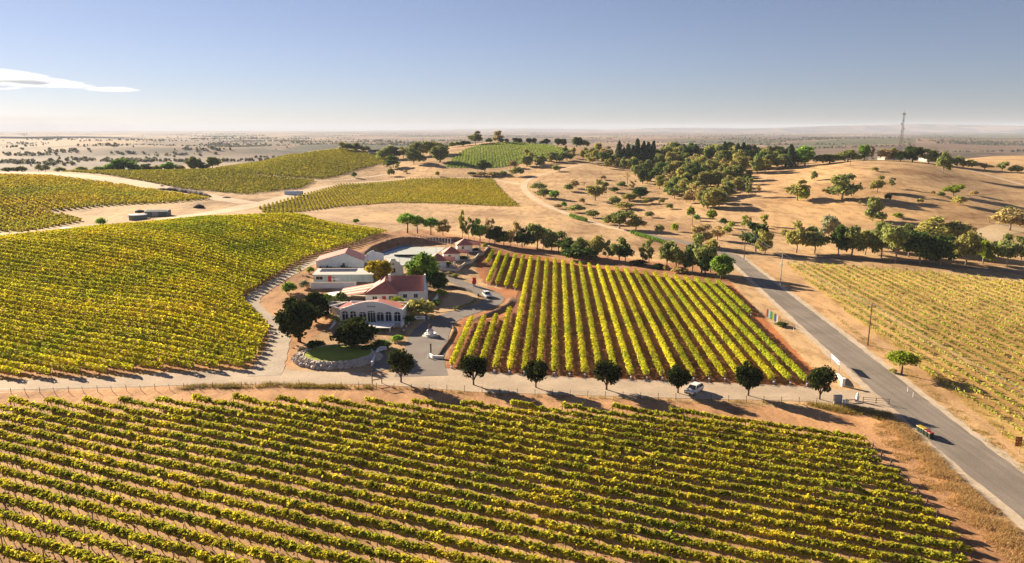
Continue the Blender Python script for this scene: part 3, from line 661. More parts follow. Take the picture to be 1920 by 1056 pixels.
def plant(kind,leaf,loc,w,h,label,cat,group=None,name=None,pale=None):
    cm,tm=TREES[kind][RS.randrange(len(TREES[kind]))]; name=name or {'gum':'gum_tree','thin':'gum_tree','round':'avenue_tree','broad':'broad_tree','bush':'shrub','pine':'pine_tree','stone':'umbrella_pine','dead':'bare_tree'}[kind]
    rz=RS.uniform(0,6.28); loc=(loc[0],loc[1],loc[2]-.05)
    if kind=='bush':
        o=link(name,cm,None,loc,(0,0,rz),(w,w,h)); set_mat(o,LM[leaf]); return tag(o,label,cat,group)
    t=tag(link(name,None,None,loc,(RS.uniform(-.03,.03),RS.uniform(-.03,.03),rz),(w,w,h)),label,cat,group)
    c=link('crown',cm,t); set_mat(c,LM[leaf]); k=link('trunk',tm,t)
    if pale if pale is not None else kind in('gum','thin'): set_mat(k,M_pale_trunk)
    return t
def ground_at(px,py,D=None):
    if D is None: return P(px,py)
    x,y=at(px,D); return (x,y,float(Z(x,y)))
def stand(items,desc,where,cat,group,D=None):
    """items: (px, base py, height px, width px, kind, leaf[, D]) -> one thing each, labelled left to right"""
    items=sorted(items,key=lambda q:q[0]); n=len(items)
    for i,q in enumerate(items,1):
        p=ground_at(q[0],q[1],q[6] if len(q)>6 else D); s=pxm(p); h=q[2]/s*1.03; w=q[3]/s*1.1
        if q[4]=='bush': h*=1.3
        dd=desc
        lab=('%s %s from the left %s'%(nth(i),dd,where)) if n>1 else '%s %s'%(desc,where)
        plant(q[4],q[5],p,w,h,lab,cat,group)
# seven avenue trees along the gravel road
stand([(752,717,69,56,'round','avenue'),(888,722,62,60,'round','avenue'),(1005,727,57,52,'round','avenue'),(1137,731,60,62,'round','avenue'),(1271,737,56,51,'round','avenue'),(1403,742,68,58,'round','avenue'),(1537,749,68,56,'round','avenue')],
 'dense round-headed dark tree','along the gravel road','tree','avenue trees along the gravel road')
# garden of the estate
def one(px,py,h,w,kind,leaf,label,cat='tree',name=None,D=None):
    p=ground_at(px,py,D); s=pxm(p); plant(kind,leaf,p,w/s*1.05,h/s*1.03,label,cat,'garden trees and shrubs of the estate',name)
one(561,641,86,82,'broad','avenue','big dark spreading tree left of the arched hall')
one(592,604,56,58,'broad','avenue','dark tree crown just behind the big spreading tree')
one(712,530,44,50,'broad','yellow','yellow autumn tree behind the red-roofed house')
one(794,541,66,70,'broad','green','leafy bright-topped green tree right of the red-roofed house')
one(822,545,34,40,'broad','dark','smaller dark tree beside the leafy green tree')
one(668,653,57,86,'broad','avenue','wide dense dark tree in front of the white terrace','tree')
one(785,592,36,66,'bush','olive','olive hedge bush right of the arched hall','shrub')
one(746,578,26,32,'bush','lime','light green shrub against the red roof eave','shrub')
one(543,550,24,30,'bush','green','round green bush left of the white yard wall','shrub')
one(571,540,17,22,'bush','grey','grey-green rounded bush beside the white yard wall','shrub')
one(562,514,18,12,'thin','olive','spindly young tree beside the hillside track')
one(582,512,14,16,'bush','lime','pale lime shrub beside the teal shed','shrub')
one(588,657,24,26,'bush','dark','dark pointed shrub left of the round lawn','shrub')
one(600,650,14,20,'bush','dark','small dark shrub between the lawn and the terrace','shrub')
one(618,602,18,22,'bush','brown','brownish shrub at the left of the arched hall','shrub')
one(630,606,16,18,'bush','olive','olive shrub at the left corner of the arched hall','shrub')
one(612,566,18,24,'bush','green','small green tree over the courtyard wall','shrub')
one(640,566,22,24,'bush','dark','dark shrub in the courtyard beside the striped verandah','shrub')
one(715,653,18,40,'bush','dark','low dark hedge by the white notice board','shrub')
one(690,660,16,30,'bush','dark','low dark hedge behind the round lawn','shrub')
one(745,640,14,26,'bush','green','low green shrub under the white terrace roof','shrub')
one(768,606,18,22,'bush','dark','dark shrub behind the white banner sign','shrub')
one(826,556,16,24,'bush','lime','light green shrub by the white garden wall','shrub')
one(818,572,13,20,'bush','green','green shrub below the white garden wall','shrub')
one(842,517,9,16,'bush','brown','brown clump at the cottage path','shrub')
one(853,520,9,16,'bush','olive','olive clump at the cottage path','shrub')
one(838,497,7,22,'bush','dark','dark clipped hedge before the nearest cottage','shrub')
one(868,485,6,22,'bush','dark','dark clipped hedge before the middle cottage','shrub')
one(893,470,6,20,'bush','dark','dark clipped hedge before the farthest cottage','shrub')
one(909,465,10,10,'bush','lime','small lime bush at the end of the cottage wall','shrub')
one(1690,702,48,56,'stone','lime','bright lime multi-stemmed tree on the road verge','tree','verge_tree')
one(1674,699,10,16,'bush','olive','small olive bush at the foot of the lime verge tree','shrub')
one(1466,612,10,24,'bush','dark','dark bush beside the painted boards','shrub')
# windbreak between the middle vineyard and the paddock
wb=[(764,437,40,37,'stone','green'),(783,438,36,30,'stone','green'),(808,441,35,30,'stone','green')]
stand(wb,'dark umbrella pine','in the windbreak behind the tennis court','tree','umbrella pines of the windbreak')
wb=[(831,442,33,26,'gum','brown'),(867,449,55,22,'thin','olive'),(879,450,45,20,'thin','gum'),(889,451,38,18,'thin','gum'),(900,453,48,30,'gum','green'),(917,456,50,24,'thin','brown'),(928,459,36,40,'gum','dark'),(945,460,30,28,'gum','gum'),(957,461,34,26,'thin','brown'),
 (970,462,53,24,'thin','brown'),(979,464,37,34,'gum','dark'),(994,465,30,24,'bush','dark'),(1007,466,49,40,'gum','gum'),(1018,468,38,26,'thin','olive'),(1034,471,43,32,'gum','gum'),(1048,474,44,34,'gum','gum'),(1070,480,36,38,'gum','dark'),(1074,488,22,44,'bush','dark'),(1100,489,22,36,'bush','dark'),(1088,483,40,34,'gum','gum'),(1117,486,46,38,'gum','olive'),(1140,488,40,24,'thin','gum'),
 (1161,491,52,40,'gum','gum'),(1172,493,44,30,'gum','dark'),(1204,496,40,22,'thin','gum'),(1217,499,54,28,'thin','gum'),(1251,504,53,34,'gum','gum'),(1267,506,45,30,'gum','gum'),(1283,508,40,24,'gum','olive'),(1298,509,52,36,'gum','dark'),(1315,512,80,50,'gum','gum'),(1332,511,68,38,'gum','olive'),(1322,515,40,34,'broad','dark'),(1352,524,48,42,'broad','green'),
 (1198,497,9,34,'bush','dark'),(1235,503,8,24,'bush','dark'),(1249,506,8,12,'bush','brown'),(1275,511,9,30,'bush','brown')]
stand(wb,'windbreak tree','along the back edge of the middle vineyard','tree','windbreak trees behind the middle vineyard')
# gums along the crossing road
rg=[(1417,472,60,52,'gum','dark'),(1434,478,50,34,'gum','olive'),(1493,474,60,46,'gum','olive'),(1527,475,52,50,'gum','gum'),(1553,452,52,42,'gum','grey'),(1572,479,60,34,'gum','dark'),(1596,481,60,52,'gum','gum'),(1622,478,50,36,'gum','olive'),(1652,484,70,44,'gum','gum'),(1678,493,74,56,'gum','gum'),(1704,482,52,44,'gum','dark'),(1725,496,64,66,'gum','dark'),(1762,498,58,50,'gum','dark'),
 (1755,452,48,76,'gum','olive'),(1793,455,44,52,'gum','olive'),(1810,498,66,48,'gum','olive'),(1830,480,36,30,'bush','gum'),(1843,494,46,36,'gum','lime'),(1862,486,30,32,'bush','gum'),(1887,498,62,42,'gum','gum'),(1914,488,48,34,'gum','gum'),(1640,470,34,36,'bush','lime'),(1700,458,40,40,'gum','gum'),(1735,470,40,60,'bush','olive'),(1780,480,34,40,'bush','dark'),(1395,430,28,20,'thin','lime'),(1432,424,24,20,'thin','lime'),(1404,425,20,16,'thin','brown'),(1312,462,44,46,'gum','brown'),(1345,450,30,30,'gum','brown')]
stand(rg,'roadside tree','in the line beyond the right vineyard','tree','roadside trees beyond the right vineyard')
# scattered trees of the right hill
rh=[(1527,339,19,13,'gum','gum'),(1495,376,40,46,'gum','olive'),(1506,378,22,20,'bush','lime'),(1578,376,52,62,'gum','gum'),(1645,361,35,28,'gum','olive'),(1672,353,21,16,'thin','dark'),(1640,322,8,13,'bush','olive'),(1665,376,12,13,'bush','dark'),(1635,414,48,32,'gum','gum'),(1645,416,18,30,'bush','gum'),(1768,326,42,27,'gum','gum'),(1788,367,21,36,'gum','lime'),(1797,384,15,26,'bush','olive'),(1765,369,8,13,'bush','dark'),(1749,364,6,8,'bush','brown'),(1725,381,8,12,'bush','olive'),(1826,366,8,15,'bush','brown'),(1893,432,44,58,'gum','brown'),(1403,371,42,22,'thin','gum'),(1683,409,9,20,'bush','lime'),(1422,362,18,12,'thin','brown'),(1470,445,14,14,'bush','olive'),(1545,362,8,10,'bush','brown'),(1612,384,9,10,'thin','olive'),(1893,408,22,40,'gum','gum'),(1855,418,10,14,'dead','brown')]
stand(rh,'lone tree or shrub','on the dry right-hand hill','tree','scattered trees of the right hill')
# crest of the right hill
rc=[(1483,312,42,26,'pine','pine'),(1497,312,30,22,'gum','dark'),(1510,312,36,36,'broad','green'),(1537,302,17,24,'bush','gum'),(1556,302,18,32,'broad','gum'),(1574,302,14,22,'bush','olive'),(1590,302,23,38,'gum','gum'),(1605,301,12,22,'bush','lime'),(1620,301,30,22,'broad','green'),(1635,300,26,12,'thin','brown'),(1659,300,20,26,'bush','brown'),(1676,301,25,20,'gum','olive'),(1688,301,18,22,'broad','green'),(1711,303,30,34,'broad','dark'),(1742,300,29,30,'gum','gum'),(1760,300,20,26,'bush','gum'),(1780,301,14,24,'bush','gum'),(1798,300,18,20,'bush','gum'),(1820,300,14,28,'bush','olive'),(1848,297,13,28,'gum','brown'),(1882,296,19,20,'gum','gum'),(1908,293,12,24,'bush','olive'),(1905,286,9,22,'bush','gum')]
stand(rc,'crest tree or bush','on the skyline of the right hill','tree','trees on the crest of the right hill',600)
# pines on the central ridge
pn=[(1160,310,44,17),(1169,309,42,15),(1178,311,46,16),(1187,312,46,17),(1196,313,48,18),(1206,313,50,18),(1215,312,48,18),(1224,311,46,16),(1240,304,34,15),(1252,303,32,16),(1283,308,40,16),(1292,308,34,16),(1303,305,40,18),(1349,300,32,14),(1358,300,38,16),(1382,301,34,16),(1392,302,38,18),(1403,301,34,18),(1420,304,34,16)]
stand([(a,b_,h*RS.uniform(.78,1.05),w*1.35,'pine','pine') for a,b_,h,w in pn],'tall dark pine','on the wooded central ridge','tree','pines of the central ridge',685)
# woodland of the ridge and gully
def scatter(poly,n,hm,kinds,desc,where,group,seed,dmin):
    dmin*=.72
    rng=random.Random(seed); pw=[(px,py) for px,py in poly]; xs=[a for a,_ in pw]; ys=[b_ for _,b_ in pw]; got=[]; pa=np.array(pw,float); tries=0
    while len(got)<n and tries<n*60:
        tries+=1; q=(rng.uniform(min(xs),max(xs)),rng.uniform(min(ys),max(ys)))
        if not inside(pa,np.array([q[0]]),np.array([q[1]]))[0]: continue
        if any(math.hypot(q[0]-g_[0],(q[1]-g_[1])*2.2)<dmin for g_ in got): continue
        got.append(q)
    got.sort(); 
    for i,q in enumerate(got,1):
        p=P(*q)
        if math.hypot(p[0],p[1])>1000: p=ground_at(q[0],q[1],740)
        k,lf=rng.choice(kinds); h=rng.uniform(*hm); w=h*rng.uniform(.75,1.1) if k!='bush' else h*rng.uniform(1.0,1.5)
        if k=='bush': h*=.62
        plant(k,lf,p,w,h,'%s %s from the left %s'%(nth(i),desc,where),'tree',group)
K1=[('gum','gum'),('gum','olive'),('gum','gum'),('gum','dark'),('gum','olive'),('broad','gum'),('broad','dark'),('bush','gum'),('gum','brown'),('broad','olive')]
scatter(((1070,296),(1120,291),(1240,300),(1235,322),(1190,322),(1120,314),(1075,304)),40,(8,13),K1,'woodland tree','at the left end of the ridge','woodland of the ridge',3,9)
scatter(((1225,298),(1300,300),(1440,296),(1490,304),(1480,314),(1440,326),(1380,332),(1290,330),(1235,318)),66,(9,15),K1,'woodland tree','on the ridge right of the tall pines','woodland of the ridge',4,10)
scatter(((1185,318),(1290,330),(1400,330),(1405,345),(1375,365),(1345,395),(1300,388),(1240,365),(1195,340)),80,(7,13),K1,'gully tree','in the scrubby gully below the pines','woodland of the gully',5,12)
scatter(((1260,262),(1330,262),(1420,270),(1480,276),(1480,290),(1260,290)),14,(9,14),[('gum','gum'),('gum','olive'),('broad','dark')],'tall background tree','standing behind the ridge pines','woodland behind the ridge',6,12)
scatter(((1240,284),(1330,280),(1480,284),(1482,306),(1400,304),(1240,300)),34,(9,15),[('gum','dark'),('pine','pine'),('broad','dark'),('gum','gum'),('gum','olive')],'ridge-top tree','along the back of the central ridge','woodland of the ridge',8,11)
scatter(((985,296),(1030,288),(1100,284),(1110,298),(1060,304),(1000,312)),14,(6,10),K1,'thicket tree','between the domed field and the ridge','woodland of the ridge',9,12)
# shrubs of the slope above the side road
sl=[(1009,358,14,30,'bush','gum'),(1018,371,16,28,'bush','gum'),(1040,374,16,19,'bush','green'),(1057,389,10,11,'bush','green'),(1046,391,8,16,'bush','brown'),(1082,398,13,32,'bush','gum'),(1110,408,13,28,'bush','gum'),(1116,376,42,40,'gum','olive'),(1066,359,13,19,'bush','gum'),(1077,353,14,18,'bush','brown'),(1091,382,10,12,'bush','brown'),(1154,383,13,22,'bush','gum'),(1152,361,9,18,'bush','dark'),(1180,376,14,32,'broad','olive'),(1200,371,20,32,'broad','dark'),(1166,353,14,20,'gum','gum'),(1162,429,36,54,'gum','gum'),(1192,433,32,36,'gum','olive'),(1142,421,14,24,'bush','lime'),(1218,408,11,18,'bush','gum'),(1265,434,14,15,'bush','lime'),(1236,437,15,18,'bush','olive'),(1295,408,18,16,'bush','lime'),(1306,414,11,14,'bush','green'),(1334,414,20,20,'bush','lime'),(1356,421,11,14,'bush','dark'),(1371,428,11,13,'bush','lime'),(1363,439,14,18,'bush','lime'),(1215,382,10,22,'bush','olive'),(1255,392,9,14,'bush','gum'),(1170,392,12,36,'bush','olive'),(1135,352,10,14,'bush','gum'),(1240,382,9,12,'bush','olive'),(1130,337,7,12,'bush','brown'),(1042,322,11,15,'bush','gum'),(1095,350,9,12,'dead','brown'),(1176,345,22,18,'dead','brown'),(1186,357,20,16,'thin','brown')]
stand(sl,'shrub or small tree','on the dry slope above the side road','shrub','shrubs of the slope above the side road')
hd=[(1070+i*4.0,409+i*1.05,8,8,'bush','green') for i in range(8)]+[(1185+i*4.4,440+i*1.35,8,8,'bush','green') for i in range(15)]
stand(hd,'small clipped hedge plant','in the hedge along the dirt track','shrub','hedge plants along the dirt track')
# trees around the domed field and the far house
dm=[(643,283,18,19,'gum','olive'),(655,284,13,16,'bush','gum'),(666,283,16,28,'gum','gum'),(687,284,10,18,'bush','gum'),(716,286,16,20,'bush','gum'),(731,286,28,30,'gum','gum'),(744,284,22,22,'gum','dark'),(756,280,22,24,'gum','olive'),(769,282,20,22,'gum','gum'),(780,287,30,26,'gum','gum'),(793,282,22,22,'gum','olive'),(806,279,27,30,'gum','gum'),(821,279,25,28,'gum','olive'),(832,280,16,20,'broad','dark'),(848,273,9,12,'bush','gum'),(858,272,9,11,'bush','gum'),(868,271,10,13,'broad','dark'),(877,271,8,12,'bush','dark'),
 (892,270,26,28,'gum','gum'),(917,268,9,14,'bush','dark'),(934,267,24,22,'gum','brown'),(941,267,8,12,'broad','dark'),(950,267,8,9,'broad','dark'),(966,266,10,12,'broad','dark'),(975,266,9,10,'broad','dark'),(992,267,10,12,'broad','dark'),(1001,268,11,12,'broad','dark'),(1016,270,6,10,'bush','dark'),(1025,270,11,15,'broad','dark'),(1046,274,13,14,'broad','dark'),(1056,275,13,14,'broad','dark'),(1081,280,19,20,'broad','dark'),(1095,283,12,20,'bush','gum')]
stand([(a,b_,h,w,k,l,(880 if a<700 else 800 if a<840 else 880)) for a,b_,h,w,k,l in dm],'skyline tree','behind the domed green field','tree','skyline trees around the domed field')
dn=[(776,308,32,28,'gum','gum'),(790,306,14,20,'bush','gum'),(825,304,30,36,'broad','gum'),(737,315,25,26,'gum','dark'),(744,319,13,16,'thin','olive'),(733,331,14,15,'bush','gum'),(664,333,9,12,'bush','dark'),(820,331,9,9,'bush','olive'),(909,322,22,30,'gum','dark'),(885,329,6,18,'bush','dark'),(903,330,7,24,'bush','brown'),(925,330,7,26,'bush','brown'),(943,330,9,16,'bush','gum'),(970,331,16,26,'bush','gum'),(962,315,12,18,'bush','brown'),(988,312,20,26,'broad','gum'),(1012,313,22,24,'broad','gum'),(1034,303,19,24,'gum','gum'),(1063,301,19,27,'gum','gum'),(1048,305,12,16,'bush','gum'),(720,312,8,12,'thin','olive'),(760,325,5,8,'bush','brown')]
stand(dn,'paddock tree or bush','below the domed green field','tree','trees below the domed field')
# far left trees at the edge of the valley
fl=[(15,321,9,30,'bush','gum'),(37,321,10,22,'bush','gum'),(70,320,16,14,'gum','grey'),(83,320,15,16,'gum','grey'),(110,321,8,20,'bush','gum'),(150,321,9,22,'bush','gum'),(185,320,9,24,'bush','green'),(205,320,13,26,'bush','green'),(230,321,25,46,'broad','green'),(252,320,13,24,'broad','green'),(273,319,15,28,'gum','dark'),(292,320,10,20,'bush','olive'),(315,320,17,30,'broad','green'),(337,320,10,18,'bush','brown'),(363,317,26,30,'broad','gum'),(380,315,15,20,'gum','dark'),(398,311,26,30,'gum','gum')]
stand([(a,b_,h,w,k,l,760) for a,b_,h,w,k,l in fl],'edge tree or bush','on the rim of the left valley','tree','trees on the rim of the left valley')
one(190,424,18,21,'bush','green','single round bush beside the round water tank','shrub')
one(668,419,11,12,'bush','green','single dark bush at the corner of the hillside vineyard','shrub')

# ---------------------------------------------------------------- far woods of the plain (uncountable)
def far_trees():
    rng=np.random.default_rng(5); c=[]
    while len(c)<6000:
        a=rng.uniform(-.72,.72); D=math.exp(rng.uniform(math.log(2300),math.log(14000)))
        x,y=D*math.sin(a),D*math.cos(a)
        f=math.sin(y/190+1.4*math.sin(x/520)+.8*math.sin(x/170))*(.6+.5*math.sin(x/430+y/900))+.25*math.sin(x/60+y/90)
        if f>.66+.3*rng.random() or rng.random()<.003: c.append((x,y))
    for _ in range(60):                           # hedgerows and plantation strips
        a=rng.uniform(-.7,.7); D=math.exp(rng.uniform(math.log(1500),math.log(9000))); x,y=D*math.sin(a),D*math.cos(a); L=rng.uniform(100,500)*D/2500; dx=rng.uniform(-.3,.3)
        for k in range(int(L/(9*D/2500))+3): c.append((x+(k+rng.normal(0,.5))*9*D/2500,y+dx*k*9+rng.normal(0,9)))
    for cx_,cy_,nn_ in ((60,290,70),(120,284,60),(150,301,60),(200,274,60),(262,302,80),(290,264,60),(330,291,50),(420,263,70),(480,271,50),(560,266,60),(40,269,60),(100,262,80),(240,288,40),(380,280,60),(20,306,60),(90,309,50),(1380,262,90),(1440,264,60),(1300,258,70),(1550,258,60),(1760,266,50),(1850,268,60),(1640,255,60)):
        for _ in range(nn_//2):
            p=P(cx_+rng.normal(0,24),cy_+rng.normal(0,1.5))
            if math.hypot(p[0],p[1])>1050: c.append(p[:2])
    c=np.array(c); h=rng.uniform(3.5,8,len(c)); w=h*rng.uniform(.8,1.5,len(c)); q=[]
    z=Z(c[:,0],c[:,1])
    for k in range(12):
        d=rng.normal(0,1,(len(c),3)); d/=np.linalg.norm(d,axis=1)[:,None]
        p=np.c_[c,z+h*.5]+d*np.c_[w*.42,w*.42,h*.42]*rng.uniform(.4,1,(len(c),1)); q.append(leaves(p,w*.5,.3,out=d,rng=rng))
    return np.concatenate(q)
tag(link('distant_woodland',npmesh('distant_woodland',far_trees(),leafmat('leaf_far',[(.12,.125,.075),(.17,.165,.095),(.21,.195,.115)],None,transl=.4))),'scattered woods and hedgerows of the hazy plain','woodland',None,'stuff')

# ---------------------------------------------------------------- buildings
M_white=surf('white_render',(.84,.82,.79),.85,.1,.6)
M_cream=surf('cream_sheet',(.72,.60,.46),.6,.1,.8)
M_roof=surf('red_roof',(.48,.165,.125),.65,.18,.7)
M_roof_shade=surf('red_roof_shaded',(.34,.13,.12),.6,.18,.8)  # same red roof on slopes turned from the sun, shade put into its colour
M_glass=surf('dark_glass',(.03,.035,.045),.08,.3,1,spec=.6)
M_teal=surf('teal_cladding',(.52,.66,.66),.6,.14,.5)
M_lgrey=surf('pale_cladding',(.72,.75,.79),.6,.1,.5)
M_pv=surf('solar_panel',(.035,.03,.035),.3,.2,1)
M_metal=surf('galvanised',(.45,.45,.45),.45,.2,2,metal=.6)
M_dark=surf('dark_metal',(.035,.033,.032),.6,.3,3)
M_wood=surf('weathered_wood',(.17,.10,.06),.9,.35,3)
M_redp=surf('red_paint',(.50,.03,.02),.4,.1,2)
M_stone=surf('pale_stone',(.60,.50,.42),.9,.35,1.4,bump=.4)
M_conc=surf('concrete',(.48,.44,.39),.9,.2,1)
M_gtank=surf('green_tank',(.16,.21,.19),.55,.15,1)
def frame(pa,pb,dz=0.0):
    a=P(*pa); b_=P(*pb); rz=math.atan2(b_[1]-a[1],b_[0]-a[0]); return (a[0],a[1],min(a[2],b_[2])+dz),rz,math.hypot(b_[0]-a[0],b_[1]-a[1])
def arcade(width,topf,openings,th=.3,step=.12,y0=0.0):
    """wall with arched openings cut right through: openings = (x0,x1,sill,spring,rise)"""
    xs=sorted(set([0,width]+[round(i*step,4) for i in range(int(width/step)+1)]+[v for o in openings for v in (o[0],o[1])])); m=MB()
    def arch(o,x): c=(o[0]+o[1])/2; h=(o[1]-o[0])/2; return o[3]+o[4]*math.sqrt(max(0,1-((x-c)/h)**2))
    def slab(xa,xb,za,zb,ta,tb): m.add([(xa,y0,za),(xb,y0,zb),(xb,y0,tb),(xa,y0,ta),(xa,y0+th,za),(xb,y0+th,zb),(xb,y0+th,tb),(xa,y0+th,ta)],[(0,1,2,3),(5,4,7,6),(3,2,6,7),(4,5,1,0),(1,5,6,2),(4,0,3,7)])
    for a,b_ in zip(xs,xs[1:]):
        if b_-a<1e-4: continue
        o=next((o for o in openings if a>=o[0]-1e-6 and b_<=o[1]+1e-6),None)
        if o is None: slab(a,b_,-.6,-.6,topf(a),topf(b_))
        else: slab(a,b_,-.6,-.6,o[2],o[2]); slab(a,b_,arch(o,a),arch(o,b_),topf(a),topf(b_))
    return m
def arched_window(parent,o,y,nm=2,label=None):
    m=MB(); n=10; c=(o[0]+o[1])/2; h=(o[1]-o[0])/2
    pts=[(o[0],o[2]),(o[1],o[2])]+[(c+h*math.cos(math.pi*k/n),o[3]+o[4]*math.sin(math.pi*k/n)) for k in range(n+1)]
    m.add([(x,y,z) for x,z in pts],[tuple(range(len(pts)))])
    w=part('window',m,M_glass,parent)
    f=MB()
    for k in range(nm+1):
        x=o[0]+(o[1]-o[0])*k/nm; f.box(x-.06,x+.06,y-.08,y-.02,o[2],o[3]+o[4]*math.sqrt(max(0,1-((x-c)/h)**2))*.98)
    for z in (o[2]+.06,o[3],): f.box(o[0],o[1],y-.085,y-.015,z-.06,z+.06)
    part('frame',f,M_white,w)
def gable_roof(x0,x1,y0,y1,ze,zr,axis='y',rpos=.5,over=.35,th=.12):
    """two slabs of a gable roof; returns (lower coordinate side, other side)"""
    a,b_=MB(),MB()
    if axis=='y':
        r=x0+(x1-x0)*rpos; s=(zr-ze)/(r-x0); s2=(zr-ze)/(x1-r)
        a.quad((x0-over,y0-over,ze-s*over),(r,y0-over,zr),(r,y1+over,zr),(x0-over,y1+over,ze-s*over),0,th)
        b_.quad((r,y0-over,zr),(x1+over,y0-over,ze-s2*over),(x1+over,y1+over,ze-s2*over),(r,y1+over,zr),0,th)
    else:
        r=y0+(y1-y0)*rpos; s=(zr-ze)/(r-y0); s2=(zr-ze)/(y1-r)
        a.quad((x0-over,y0-over,ze-s*over),(x1+over,y0-over,ze-s*over),(x1+over,r,zr),(x0-over,r,zr),0,th)
        b_.quad((x0-over,r,zr),(x1+over,r,zr),(x1+over,y1+over,ze-s2*over),(x0-over,y1+over,ze-s2*over),0,th)
    return a,b_
def house_walls(x0,x1,y0,y1,ze,zr=None,axis='y',rpos=.5):
    m=MB(); 
    if zr is None: return m.box(x0,x1,y0,y1,-.6,ze)
    if axis=='y':
        r=x0+(x1-x0)*rpos; prof=[(x0,-.6),(x1,-.6),(x1,ze),(r,zr),(x0,ze)]; n=5
        m.add([(x,y0,z) for x,z in prof]+[(x,y1,z) for x,z in prof],[(0,1,2,3,4),(9,8,7,6,5)]+[(i,i+5,(i+1)%5+5,(i+1)%5)[::-1] for i in range(5)])
    else:
        r=y0+(y1-y0)*rpos; prof=[(y0,-.6),(y1,-.6),(y1,ze),(r,zr),(y0,ze)]
        m.add([(x0,y,z) for y,z in prof]+[(x1,y,z) for y,z in prof],[(4,3,2,1,0),(5,6,7,8,9)]+[(i,i+5,(i+1)%5+5,(i+1)%5) for i in range(5)])
    return m
def win(parent,x,y,z,w,h,n=(0,-1),name='window'):
    """framed rectangular window standing 4 cm proud of a wall"""
    m=MB(); f=MB(); t=(-n[1],n[0]); d=.03
    def q(mb,a,b_,z0,z1,o):
        mb.quad((x+t[0]*a+n[0]*o,y+t[1]*a+n[1]*o,z0),(x+t[0]*b_+n[0]*o,y+t[1]*b_+n[1]*o,z0),(x+t[0]*b_+n[0]*o,y+t[1]*b_+n[1]*o,z1),(x+t[0]*a+n[0]*o,y+t[1]*a+n[1]*o,z1),0,.03)
    q(m,-w/2,w/2,z,z+h,.035); o=part(name,m,M_glass,parent)
    for a,b_,z0,z1 in ((-w/2-.07,-w/2+.05,z,z+h),(w/2-.05,w/2+.07,z,z+h),(-w/2,w/2,z+h-.05,z+h+.07),(-w/2-.1,w/2+.1,z-.08,z+.04),(-.03,.03,z,z+h)): q(f,a,b_,z0,z1,.075)
    part('frame',f,M_white,o); return o

# arched hall
loc,rz,wd=frame((640,602),(755,607),.1)
t=thing('arched_hall','white function hall with curved gable and seven arched bays','building',loc,rz)
wd=16.2
topf=lambda x: 3.75+2.0*max(0,math.sin(math.pi*x/wd))**1.3
k=wd/670.0; ops=[(1.05-.85,1.05+.85,.35,2.25,.8),(2.35,4.0,.35,2.25,.8),(4.75,6.7,.35,2.35,.5),(6.98,9.1,.05,2.75,.45),(9.38,11.3,.35,2.35,.5),(11.7,13.35,.35,2.25,.8),(13.95,15.75,.35,2.25,.8)]
part('facade',arcade(wd,topf,ops,.35),M_white,t)
for i,o in enumerate(ops): arched_window(t,o,.22,3 if i==3 else 2)
part('side_wall',MB().box(.0,.3,.36,9.5,-.6,3.5).box(wd-.3,wd,.36,9.5,-.6,3.5).box(.3,wd-.3,9.2,9.5,-.6,3.5),M_white,t)
a,b_=gable_roof(0.1,wd-.1,.42,9.5,3.0,4.2,'y',.5,0.0); part('roof',a,M_roof,t); part('roof',b_,M_roof,t)
f=MB().box(.6,wd-.4,3.2,3.4,0,3.2); part('rear_room_wall',f,M_cream,t)
for x in (2.5,5.2,10.4,13.2): part('table',MB().lathe([(.06,0),(.06,.7),(.5,.72),(.5,.76)],10,(x,1.8,.05)),M_cream,t)
part('floor',MB().box(.36,wd-.36,.4,9.1,-.2,.02),M_conc,t)
part('plaque',MB().box(7.0,9.2,-.05,-.005,4.2,4.55),surf('grey_lettering',(.40,.42,.44),.8,.2,6),t)
part('roof_cowl',MB().lathe([(.25,0),(.25,.7),(.45,.75),(.1,1.05)],10,(2.6,3.2,3.3)),M_white,t)
wg=arcade(4.0,lambda x:3.3+.5*math.sin(math.pi*x/4),[(.6,1.6,.5,1.8,.5),(2.3,3.3,.5,1.8,.5)],.3)
t2=thing('side_wing','small white wing with two arches at the left of the hall','building',(loc[0]-3.2,loc[1]+2.4,loc[2]),rz-.62)
part('facade',wg,M_white,t2)
for o in ((.6,1.6,.5,1.8,.5),(2.3,3.3,.5,1.8,.5)): arched_window(t2,o,.2,2)
part('wall',MB().box(0.01,3.99,.31,5.6,-.6,3.2),M_white,t2); part('roof',MB().quad((0,.3,3.25),(4,.3,3.25),(4,5.8,3.9),(0,5.8,3.9),0,.1),M_roof,t2)
part('parapet',MB().box(-.32,-.01,.0,5.8,-.6,3.9),M_white,t2)
# terrace in front of the hall
t=thing('hall_terrace','raised white terrace with low wall before the arched hall','terrace',loc,rz)
part('deck',MB().box(-.6,wd+.2,-3.2,-.02,-.8,-.02),M_conc,t); part('low_wall',MB().box(.4,wd-.4,-3.45,-3.21,-.8,.75),surf('grey_render',(.42,.44,.47),.85,.1,1),t)
part('wing_wall',MB().add([(-.9,-7.5,-.9),(-.6,-7.5,-.9),(-.6,-.1,-.9),(-.9,-.1,-.9),(-.9,-7.5,.2),(-.6,-7.5,.2),(-.6,-.1,1.9),(-.9,-.1,1.9)],[(0,3,2,1),(4,5,6,7),(0,1,5,4),(1,2,6,5),(2,3,7,6),(3,0,4,7)]),M_white,t)
part('end_pier',MB().box(wd+.2,wd+.55,-3.5,-.0,-.8,1.1),M_white,t)
t=thing('terrace_canopy','flat white canopy roof on posts in front of the hall terrace','canopy',loc,rz)
part('canopy_roof',MB().box(6.0,15.0,-8.6,-3.7,.95,1.12),surf('white_canopy',(.80,.77,.72),.7,.05,.5),t)
for x in (6.2,10.5,14.8):
    for y in (-8.4,-3.9): part('post',MB().box(x-.09,x+.09,y-.09,y+.09,-1.0,.94),M_white,t)
